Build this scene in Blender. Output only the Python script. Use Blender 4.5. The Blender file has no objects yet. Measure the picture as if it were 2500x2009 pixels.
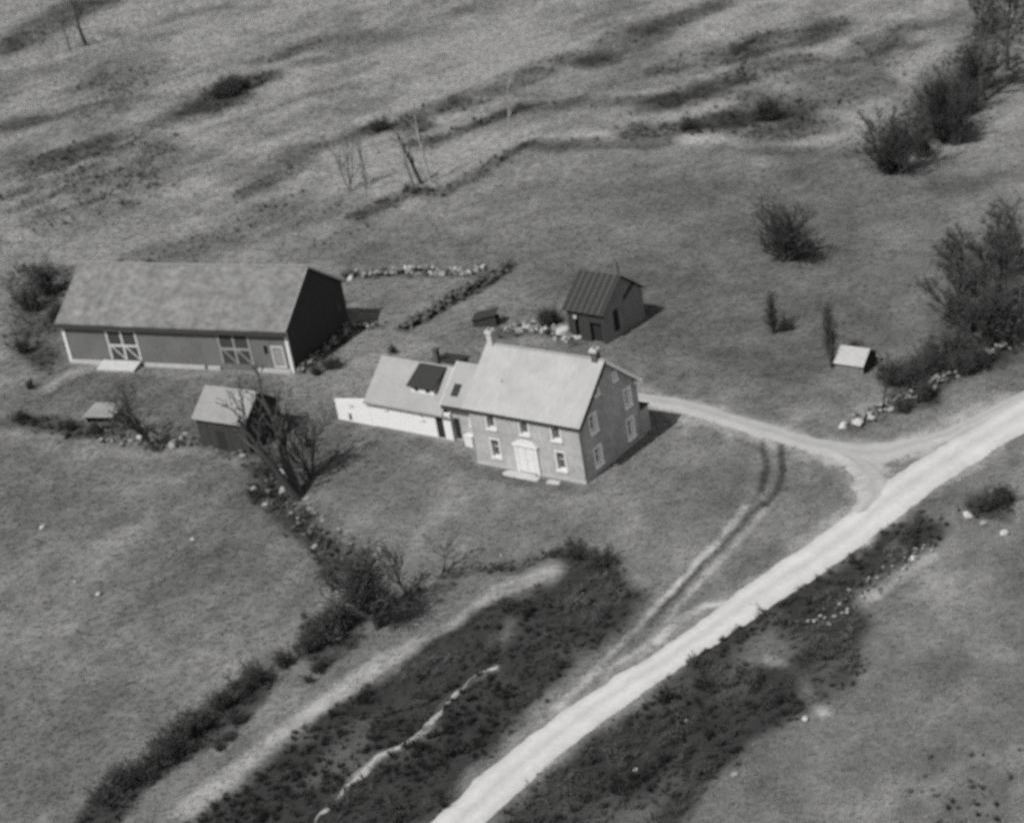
import bpy, math, random
import numpy as np
from mathutils import Vector, Matrix
from mathutils.geometry import tessellate_polygon

random.seed(7)
RNG = np.random.default_rng(11)
scene = bpy.context.scene
C = scene.collection

# ------------------------------------------------------------------ camera
F_PX, PITCH, ROLL, CAM_H = 4499.7, 0.443374, -0.1726315, 72.72
fw = Vector((0, math.cos(PITCH), -math.sin(PITCH)))
rt = Vector((1, 0, 0))
up = rt.cross(fw)
cr = math.cos(ROLL) * rt + math.sin(ROLL) * up
cu = -math.sin(ROLL) * rt + math.cos(ROLL) * up
cam_data = bpy.data.cameras.new('camera')
cam = bpy.data.objects.new('camera', cam_data)
C.objects.link(cam)
cam.matrix_world = Matrix(((cr.x, cu.x, -fw.x, 0), (cr.y, cu.y, -fw.y, 0), (cr.z, cu.z, -fw.z, CAM_H), (0, 0, 0, 1)))
cam_data.sensor_width = 36
cam_data.lens = F_PX / 2500 * 36
cam_data.clip_start = 1
cam_data.clip_end = 9000
cam_data.dof.use_dof = True            # the old aerial lens is a little out of focus
cam_data.dof.focus_distance = 29
cam_data.dof.aperture_fstop = 1.0
scene.camera = cam

# ------------------------------------------------------------------ light
SUN_AZ, SUN_EL = math.radians(228), math.radians(51)
world = bpy.data.worlds.new('World')
scene.world = world
world.use_nodes = True
wn = world.node_tree
wn.nodes.clear()
sky = wn.nodes.new('ShaderNodeTexSky')
sky.sky_type = 'NISHITA'
sky.sun_disc = False
sky.sun_elevation = SUN_EL
sky.sun_rotation = SUN_AZ
bw = wn.nodes.new('ShaderNodeRGBToBW')          # a black and white photograph
bgn = wn.nodes.new('ShaderNodeBackground')
bgn.inputs['Strength'].default_value = 0.108
wo = wn.nodes.new('ShaderNodeOutputWorld')
wn.links.new(sky.outputs[0], bw.inputs[0])
wn.links.new(bw.outputs[0], bgn.inputs['Color'])
wn.links.new(bgn.outputs[0], wo.inputs['Surface'])
sl = bpy.data.lights.new('sun', 'SUN')
sl.energy = 3.85
sl.angle = math.radians(0.5)
sl.color = (1, 0.99, 0.97)
sun = bpy.data.objects.new('sun', sl)
C.objects.link(sun)
ldir = Vector((-math.sin(SUN_AZ) * math.cos(SUN_EL), -math.cos(SUN_AZ) * math.cos(SUN_EL), -math.sin(SUN_EL)))
sun.rotation_euler = ldir.to_track_quat('-Z', 'Y').to_euler()
sun.location = (0, 0, 120)
scene.view_settings.view_transform = 'Standard'
scene.view_settings.look = 'None'
scene.view_settings.exposure = 0.42
scene.view_settings.gamma = 1
scene.render.engine = 'CYCLES'
scene.cycles.use_denoising = False      # what noise is left stands in for film grain
scene.cycles.max_bounces = 4

# ------------------------------------------------------------------ helpers
def tag(o, label=None, cat=None, group=None, kind=None):
    if label: o['label'] = label
    if cat: o['category'] = cat
    if group: o['group'] = group
    if kind: o['kind'] = kind
    return o

def thing(name, label, cat, loc=(0, 0, 0), rz=0, group=None):
    o = bpy.data.objects.new(name, None)
    o.empty_display_size = 0.5
    o.location = loc
    o.rotation_euler = (0, 0, rz)
    C.objects.link(o)
    return tag(o, label, cat, group)

def link(name, me, mat=None, parent=None, loc=None):
    o = bpy.data.objects.new(name, me)
    C.objects.link(o)
    if mat and not me.materials: me.materials.append(mat)
    if parent: o.parent = parent
    if loc is not None: o.location = loc
    return o

class MB:
    """collects vertices and faces of one mesh"""
    def __init__(s): s.v, s.f = [], []
    def add(s, vs, fs):
        n = len(s.v)
        s.v += [tuple(p) for p in vs]
        s.f += [tuple(i + n for i in q) for q in fs]
        return s
    def hexa(s, p):      # p: 4 bottom, 4 top
        return s.add(p, [(3, 2, 1, 0), (4, 5, 6, 7), (0, 1, 5, 4), (1, 2, 6, 5), (2, 3, 7, 6), (3, 0, 4, 7)])
    def box(s, x0, x1, y0, y1, z0, z1):
        return s.hexa([(x0, y0, z0), (x1, y0, z0), (x1, y1, z0), (x0, y1, z0), (x0, y0, z1), (x1, y0, z1), (x1, y1, z1), (x0, y1, z1)])
    def beam(s, a, b, w, t, n=Vector((0, -1, 0))):   # a flat bar from a to b, width w, thickness t along n
        a, b = Vector(a), Vector(b)
        d = (b - a).normalized()
        q = d.cross(n).normalized() * w / 2
        m = n * t
        return s.hexa([a - q, a + q, a + q + m, a - q + m, b - q, b + q, b + q + m, b - q + m])
    def tube(s, pts, rad, k=3):
        n = len(s.v)
        pts = [Vector(p) for p in pts]
        for i, p in enumerate(pts):
            d = (pts[min(i + 1, len(pts) - 1)] - pts[max(i - 1, 0)])
            d = d.normalized() if d.length > 1e-6 else Vector((0, 0, 1))
            a = d.cross(Vector((0.31, 0.95, 0.05))).normalized()
            b = d.cross(a)
            for j in range(k):
                t = 2 * math.pi * j / k
                s.v.append(tuple(p + (a * math.cos(t) + b * math.sin(t)) * rad[i]))
        for i in range(len(pts) - 1):
            for j in range(k):
                s.f.append((n + i * k + j, n + i * k + (j + 1) % k, n + (i + 1) * k + (j + 1) % k, n + (i + 1) * k + j))
        return s
    def mesh(s, name, mat=None, smooth=False):
        me = bpy.data.meshes.new(name)
        me.from_pydata(s.v, [], s.f)
        if smooth: me.polygons.foreach_set('use_smooth', [True] * len(me.polygons))
        if mat: me.materials.append(mat)
        me.update()
        return me
    def build(s, name, mat, parent=None, label=None, smooth=False):
        o = link(name, s.mesh(name, mat, smooth), None, parent)
        if label: o['label'] = label
        return o

def slab_wall(outer, holes, o, u, n, t):
    """upright wall from 2D outline (along u, height) with openings, thickness t along inward normal n"""
    o, u, n = Vector(o), Vector(u), Vector(n)
    loops = [[Vector((a, b, 0)) for a, b in l] for l in [outer] + holes]
    tris = tessellate_polygon(loops)
    flat = [p for l in loops for p in l]
    m = MB()
    fr = [o + u * p.x + Vector((0, 0, p.y)) for p in flat]
    bk = [p + n * t for p in fr]
    k = len(flat)
    fs = [tuple(q) for q in tris] + [tuple(reversed([i + k for i in q])) for q in tris]
    st = 0
    for l in loops:
        for i in range(len(l)):
            a, b = st + i, st + (i + 1) % len(l)
            fs.append((a, b, b + k, a + k))
        st += len(l)
    m.add(fr + bk, fs)
    return m

def fix(o):
    import bmesh
    bm = bmesh.new()
    bm.from_mesh(o.data)
    bmesh.ops.recalc_face_normals(bm, faces=bm.faces)
    bm.to_mesh(o.data)
    bm.free()
    return o

# ------------------------------------------------------------------ noise and ground height
TAB = np.random.default_rng(3).random((16, 256, 256))
def vn(x, y, s, k=0):
    x = np.asarray(x, float) / s + 1000.3; y = np.asarray(y, float) / s + 1000.7
    xi, yi = np.floor(x).astype(int), np.floor(y).astype(int)
    fx, fy = x - xi, y - yi
    fx, fy = fx * fx * (3 - 2 * fx), fy * fy * (3 - 2 * fy)
    t = TAB[k % 16]
    a, b = t[xi % 256, yi % 256], t[(xi + 1) % 256, yi % 256]
    c, d = t[xi % 256, (yi + 1) % 256], t[(xi + 1) % 256, (yi + 1) % 256]
    return (a * (1 - fx) + b * fx) * (1 - fy) + (c * (1 - fx) + d * fx) * fy - 0.5   # -0.5..0.5

def sstep(a, b, x):
    t = np.clip((x - a) / (b - a), 0, 1)
    return t * t * (3 - 2 * t)

FLAT = [(0, 142, 16), (-10, 146, 12), (-32, 180, 22), (12, 167, 9), (-26, 156, 8), (32, 149, 6), (-40, 167, 5)]
def hgt(x, y):
    x = np.asarray(x, float); y = np.asarray(y, float)
    far = sstep(190, 260, y)
    z = vn(x, y, 26, 1) * 0.5 + vn(x, y, 9, 2) * 0.3 + vn(x, y, 2.8, 3) * 0.16
    sa = x * 0.80 + y * 0.60; sb = -x * 0.60 + y * 0.80
    z = z + far * (vn(sa, sb * 3, 34, 4) * 1.6 + vn(sa, sb * 2.5, 12, 5) * 0.8)
    m = np.ones_like(z)
    for cx, cy, r in FLAT:
        m = m * sstep(r * 0.75, r * 1.4, np.hypot(x - cx, y - cy))
    near = np.hypot(x, y - 150)
    z = z * m
    z = z * (1 - 0.0 * near)
    return z * sstep(1800, 700, np.hypot(x, y - 200))
S = 1.1596     # the picture was measured on a 2156 pixel wide copy
def at(px, py, lift=0.0):
    """ground point seen at a measured place of the picture"""
    x, y = px * S, py * S
    d = fw + cr * ((x - 1250) / F_PX) - cu * ((y - 1004.5) / F_PX)
    z = 0.0
    for _ in range(4):
        t = (z - CAM_H) / d.z
        p = Vector((0, 0, CAM_H)) + d * t
        z = float(hgt(p.x, p.y))
    return Vector((p.x, p.y, z + lift))
def W(pts): return [at(*p) for p in pts]

# ------------------------------------------------------------------ materials (all neutral greys: the photograph is black and white)
def mat(name, v, var=0.2, sc=3.0, rough=0.9, bump=0.0, bsc=None, stretch=(1, 1, 1), big=0.0, spec=0.2):
    m = bpy.data.materials.new(name)
    m.use_nodes = True
    nt = m.node_tree
    b = nt.nodes['Principled BSDF']
    b.inputs['Roughness'].default_value = rough
    b.inputs['Specular IOR Level'].default_value = spec
    tc = nt.nodes.new('ShaderNodeTexCoord')
    mp = nt.nodes.new('ShaderNodeMapping')
    mp.inputs['Scale'].default_value = stretch
    nt.links.new(tc.outputs['Object'], mp.inputs[0])
    n1 = nt.nodes.new('ShaderNodeTexNoise')
    n1.inputs['Scale'].default_value = sc
    n1.inputs['Detail'].default_value = 5
    n1.inputs['Roughness'].default_value = 0.65
    nt.links.new(mp.outputs[0], n1.inputs['Vector'])
    r1 = nt.nodes.new('ShaderNodeMapRange')
    r1.inputs[1].default_value, r1.inputs[2].default_value = 0.25, 0.75
    r1.inputs[3].default_value, r1.inputs[4].default_value = v * (1 - var), v * (1 + var)
    nt.links.new(n1.outputs[0], r1.inputs[0])
    out = r1.outputs[0]
    if big:
        n2 = nt.nodes.new('ShaderNodeTexNoise')
        n2.inputs['Scale'].default_value = 0.45
        n2.inputs['Detail'].default_value = 3
        nt.links.new(tc.outputs['Object'], n2.inputs['Vector'])
        r2 = nt.nodes.new('ShaderNodeMapRange')
        r2.inputs[1].default_value, r2.inputs[2].default_value = 0.3, 0.7
        r2.inputs[3].default_value, r2.inputs[4].default_value = 1 - big, 1 + big
        nt.links.new(n2.outputs[0], r2.inputs[0])
        mu = nt.nodes.new('ShaderNodeMath'); mu.operation = 'MULTIPLY'
        nt.links.new(out, mu.inputs[0]); nt.links.new(r2.outputs[0], mu.inputs[1])
        out = mu.outputs[0]
    cc = nt.nodes.new('ShaderNodeCombineColor')
    for i in range(3): nt.links.new(out, cc.inputs[i])
    nt.links.new(cc.outputs[0], b.inputs['Base Color'])
    if bump:
        nb = nt.nodes.new('ShaderNodeTexNoise')
        nb.inputs['Scale'].default_value = bsc or sc * 2
        nb.inputs['Detail'].default_value = 4
        nt.links.new(mp.outputs[0], nb.inputs['Vector'])
        bm_ = nt.nodes.new('ShaderNodeBump')
        bm_.inputs['Strength'].default_value = bump
        bm_.inputs['Distance'].default_value = 0.05
        nt.links.new(nb.outputs[0], bm_.inputs['Height'])
        nt.links.new(bm_.outputs[0], b.inputs['Normal'])
    return m

def tone_mat(name, attr_type, gain=1.0, fine=True):
    m = bpy.data.materials.new(name)
    m.use_nodes = True
    nt = m.node_tree
    b = nt.nodes['Principled BSDF']
    b.inputs['Roughness'].default_value = 1.0
    b.inputs['Specular IOR Level'].default_value = 0.05
    a = nt.nodes.new('ShaderNodeAttribute')
    a.attribute_type = attr_type
    a.attribute_name = 'tone'
    g = nt.nodes.new('ShaderNodeNewGeometry')
    out = a.outputs['Fac']
    if fine:
        for sc, lo, hi in ((0.8, 0.80, 1.20), (3.0, 0.86, 1.14), (0.3, 0.80, 1.20)):
            n = nt.nodes.new('ShaderNodeTexNoise')
            n.inputs['Scale'].default_value = sc
            n.inputs['Detail'].default_value = 4
            n.inputs['Roughness'].default_value = 0.7
            nt.links.new(g.outputs['Position'], n.inputs['Vector'])
            r = nt.nodes.new('ShaderNodeMapRange')
            r.inputs[1].default_value, r.inputs[2].default_value = 0.3, 0.7
            r.inputs[3].default_value, r.inputs[4].default_value = lo, hi
            nt.links.new(n.outputs[0], r.inputs[0])
            mu = nt.nodes.new('ShaderNodeMath'); mu.operation = 'MULTIPLY'
            nt.links.new(out, mu.inputs[0]); nt.links.new(r.outputs[0], mu.inputs[1])
            out = mu.outputs[0]
        nb = nt.nodes.new('ShaderNodeTexNoise')
        nb.inputs['Scale'].default_value = 2.4
        nb.inputs['Detail'].default_value = 5
        nb.inputs['Roughness'].default_value = 0.7
        nt.links.new(g.outputs['Position'], nb.inputs['Vector'])
        bp = nt.nodes.new('ShaderNodeBump')
        bp.inputs['Strength'].default_value = 0.3
        bp.inputs['Distance'].default_value = 0.22
        nt.links.new(nb.outputs[0], bp.inputs['Height'])
        nt.links.new(bp.outputs[0], b.inputs['Normal'])
    mu = nt.nodes.new('ShaderNodeMath'); mu.operation = 'MULTIPLY'
    mu.inputs[1].default_value = gain
    nt.links.new(out, mu.inputs[0])
    cc = nt.nodes.new('ShaderNodeCombineColor')
    for i in range(3): nt.links.new(mu.outputs[0], cc.inputs[i])
    nt.links.new(cc.outputs[0], b.inputs['Base Color'])
    return m

M = dict(
    brick=mat('brick_wall', 0.285, 0.24, 2.4, bump=0.4, bsc=14, stretch=(1, 1, .6), big=0.14),
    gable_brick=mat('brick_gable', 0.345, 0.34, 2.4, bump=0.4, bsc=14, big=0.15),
    stone_base=mat('foundation_stone', 0.32, 0.2, 3, bump=0.5),
    white=mat('white_paint', 0.50, 0.08, 2.5, 0.6),
    zinc=mat('pale_metal_roof', 0.27, 0.15, 2.5, 0.6),
    bright=mat('white_paint_lifted_for_shade', 0.88, 0.05, 2.5, 0.6),  # the white trim lightened in colour for the shaded gable side
    clapboard=mat('white_clapboard', 0.53, 0.12, 2.0, 0.7, bump=0.25, bsc=5, stretch=(0.4, 0.4, 6)),
    roof_pale=mat('pale_shingle_roof', 0.255, 0.13, 2.2, 0.75, bump=0.35, bsc=6, stretch=(2.2, .5, .5), big=0.09),
    roof_wing=mat('wing_roof', 0.225, 0.10, 3, 0.8, bump=0.35, bsc=6, big=0.08),
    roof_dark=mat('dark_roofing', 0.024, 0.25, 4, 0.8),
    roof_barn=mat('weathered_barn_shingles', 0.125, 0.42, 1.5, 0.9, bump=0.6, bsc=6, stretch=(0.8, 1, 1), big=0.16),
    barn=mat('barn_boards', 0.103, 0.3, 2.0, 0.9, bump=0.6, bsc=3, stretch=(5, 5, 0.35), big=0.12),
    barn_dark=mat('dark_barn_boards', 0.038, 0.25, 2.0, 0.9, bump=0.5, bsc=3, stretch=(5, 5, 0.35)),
    trim=mat('weathered_trim', 0.36, 0.18, 3, 0.8),
    trim_dull=mat('worn_door_paint', 0.19, 0.3, 3, 0.85),
    glass=mat('dark_window_glass', 0.06, 0.1, 2, 0.15, spec=0.5),
    hole=mat('dark_interior', 0.02, 0.1, 2, 1.0),
    wood_dark=mat('dark_old_wood_and_eave_shade', 0.035, 0.35, 2.5, 0.95, bump=0.5, bsc=3, stretch=(5, 5, 0.4)),  # old wood; also carries the painted shade at front rake and barn eave
    shed_side=mat('side_boards_lifted_for_shade', 0.19, 0.35, 2.0, 0.95, bump=0.5, bsc=3, stretch=(5, 5, 0.4)),  # board colour lightened for the shed's shaded side wall
    wood_mid=mat('old_grey_wood', 0.14, 0.3, 2.5, 0.95, bump=0.5, bsc=3, stretch=(5, 5, 0.4)),
    shed_roof=mat('shed_roof_pale', 0.19, 0.12, 2.5, 0.85, bump=0.4, big=0.1),
    dark_brick=mat('soot_brick', 0.07, 0.3, 6, 0.9, bump=0.4),
    pale_brick=mat('limed_brick', 0.36, 0.15, 6, 0.9, bump=0.4),
    bark=mat('bark', 0.042, 0.3, 3, 1.0, bump=0.5),
    bark_pale=mat('pale_bark', 0.24, 0.3, 3, 1.0, bump=0.3),
    bark_mid=mat('grey_bark', 0.10, 0.3, 3, 1.0, bump=0.3),
    twig=mat('twigs', 0.055, 0.3, 3, 1.0),
    leaf=mat('dark_foliage', 0.04, 0.45, 1.5, 1.0),
    
    stone=mat('field_stone', 0.20, 0.5, 2.2, 0.95, bump=0.7),
    stone_dark=mat('dark_stone', 0.075, 0.4, 2.2, 0.95, bump=0.7),  # darker stone, for the slanting wall and mixed in elsewhere
    stone_pale=mat('pale_stone', 0.34, 0.15, 2.2, 0.9, bump=0.4),
    soil=mat('bare_soil', 0.3, 0.2, 2, 1.0, bump=0.5),
)
ground_mat = tone_mat('pasture', 'GEOMETRY')
M['scrub'] = tone_mat('scrub_foliage', 'INSTANCER', 0.062, False)
grass_mat = tone_mat('grass_blades', 'INSTANCER', 1.38, False)

# ------------------------------------------------------------------ tone of the ground (what grows or lies bare where, plus the leaning tree's shadow)
def seg_dist(X, Y, pts, closed=False):
    d = np.full(X.shape, 1e9)
    n = len(pts)
    for i in range(n if closed else n - 1):
        a, b = pts[i], pts[(i + 1) % n]
        vx, vy = b.x - a.x, b.y - a.y
        L = vx * vx + vy * vy + 1e-9
        t = np.clip(((X - a.x) * vx + (Y - a.y) * vy) / L, 0, 1)
        d = np.minimum(d, np.hypot(X - a.x - t * vx, Y - a.y - t * vy))
    return d
def inside(X, Y, pts):
    r = np.zeros(X.shape, bool)
    n = len(pts)
    for i in range(n):
        a, b = pts[i], pts[(i + 1) % n]
        if abs(a.y - b.y) < 1e-9: continue
        c = ((a.y > Y) != (b.y > Y)) & (X < (b.x - a.x) * (Y - a.y) / (b.y - a.y) + a.x)
        r ^= c
    return r

POLY = [   # outline, edge softness in metres, factor, how patchy, scrub density
    ([(1130, 304), (1400, 300), (1600, 312), (1800, 322), (2140, 400), (2140, 780), (1800, 800), (1300, 700), (1100, 600), (700, 560), (900, 420)], 4, 0.80, 0.25, 0),
    ([(1190, 1150), (1260, 1165), (1345, 1250), (1330, 1290), (1250, 1370), (1170, 1450), (1080, 1560), (960, 1680), (900, 1760), (380, 1760), (520, 1640), (690, 1500), (860, 1385), (980, 1295), (1100, 1262), (1185, 1215)], 2.0, 0.27, 0.6, 1.0),
    ([(1490, 1350), (1620, 1265), (1790, 1180), (1860, 1120), (1950, 1075), (1985, 1110), (1960, 1150), (1900, 1190), (1800, 1250), (1830, 1330), (1800, 1430), (1740, 1475), (1600, 1550), (1480, 1690), (1440, 1760), (1040, 1760), (1200, 1600), (1340, 1480)], 2.2, 0.29, 0.7, 1.0),
    ([(640, 1295), (745, 1290), (760, 1350), (680, 1410), (620, 1380)], 1.2, 0.4, 0.4, 0.8),
    ([(180, 1700), (330, 1590), (430, 1500), (520, 1410), (570, 1420), (550, 1470), (470, 1560), (380, 1620), (300, 1660), (240, 1760), (100, 1780)], 1.2, 0.42, 0.8, .6),
    ([(30, 345), (200, 290), (330, 262), (385, 310), (330, 385), (200, 430), (60, 470), (20, 450)], 6, 0.56, 0.8, 0.6),
    ([(170, 160), (330, 130), (380, 150), (300, 200), (180, 230)], 6, 0.66, 0.8, 0.4),
    ([(2010, 520), (2140, 480), (2140, 770), (2040, 790), (1990, 700)], 5, 0.45, 0.5, 0.5),
    ([(1350, 760), (1700, 790), (1800, 860), (1600, 850), (1370, 815)], 3, 0.78, 0.7, 0),
    ([(20, 560), (160, 560), (150, 620), (110, 790), (20, 740)], 3, 0.42, 0.6, 0.6),
    ([(1540, 190), (1700, 200), (1700, 260), (1640, 290), (1540, 280)], 6, 0.5, 0.6, 0.6),
    ([(1800, 300), (2100, 40), (2160, 40), (2150, 130), (1990, 300), (1900, 320)], 6, 0.42, 0.4, 0.7),
    ([(1900, 1620), (2140, 1560), (2140, 1760), (1880, 1760)], 1.5, 0.7, 0.9, 0.15),
    ([(2030, 1050), (2140, 1030), (2140, 1110), (2050, 1100)], 1.0, 0.45, 0.5, 0.7),
    ([(640, 1040), (770, 880), (690, 900), (600, 1000)], 2, 0.75, 0.6, 0),  # leaning tree's cast shadow, darkened into the ground tone
    ([(150, 790), (600, 790), (560, 850), (200, 850)], 2, 0.82, 0.8, 0),
    ([(400, 900), (560, 900), (600, 960), (480, 950)], 1.0, 0.55, 0.4, 0.3),
    ([(1850, 800), (1920, 760), (1990, 740), (2010, 780), (1990, 850), (1900, 880)], 1.5, 0.5, 0.6, 0.7),
]
POLY.append(([(1190, 1155), (1262, 1168), (1345, 1255), (1320, 1310), (1230, 1380), (1110, 1345), (1180, 1245)], 2.0, 0.6, 0.2, 1.0))
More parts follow.
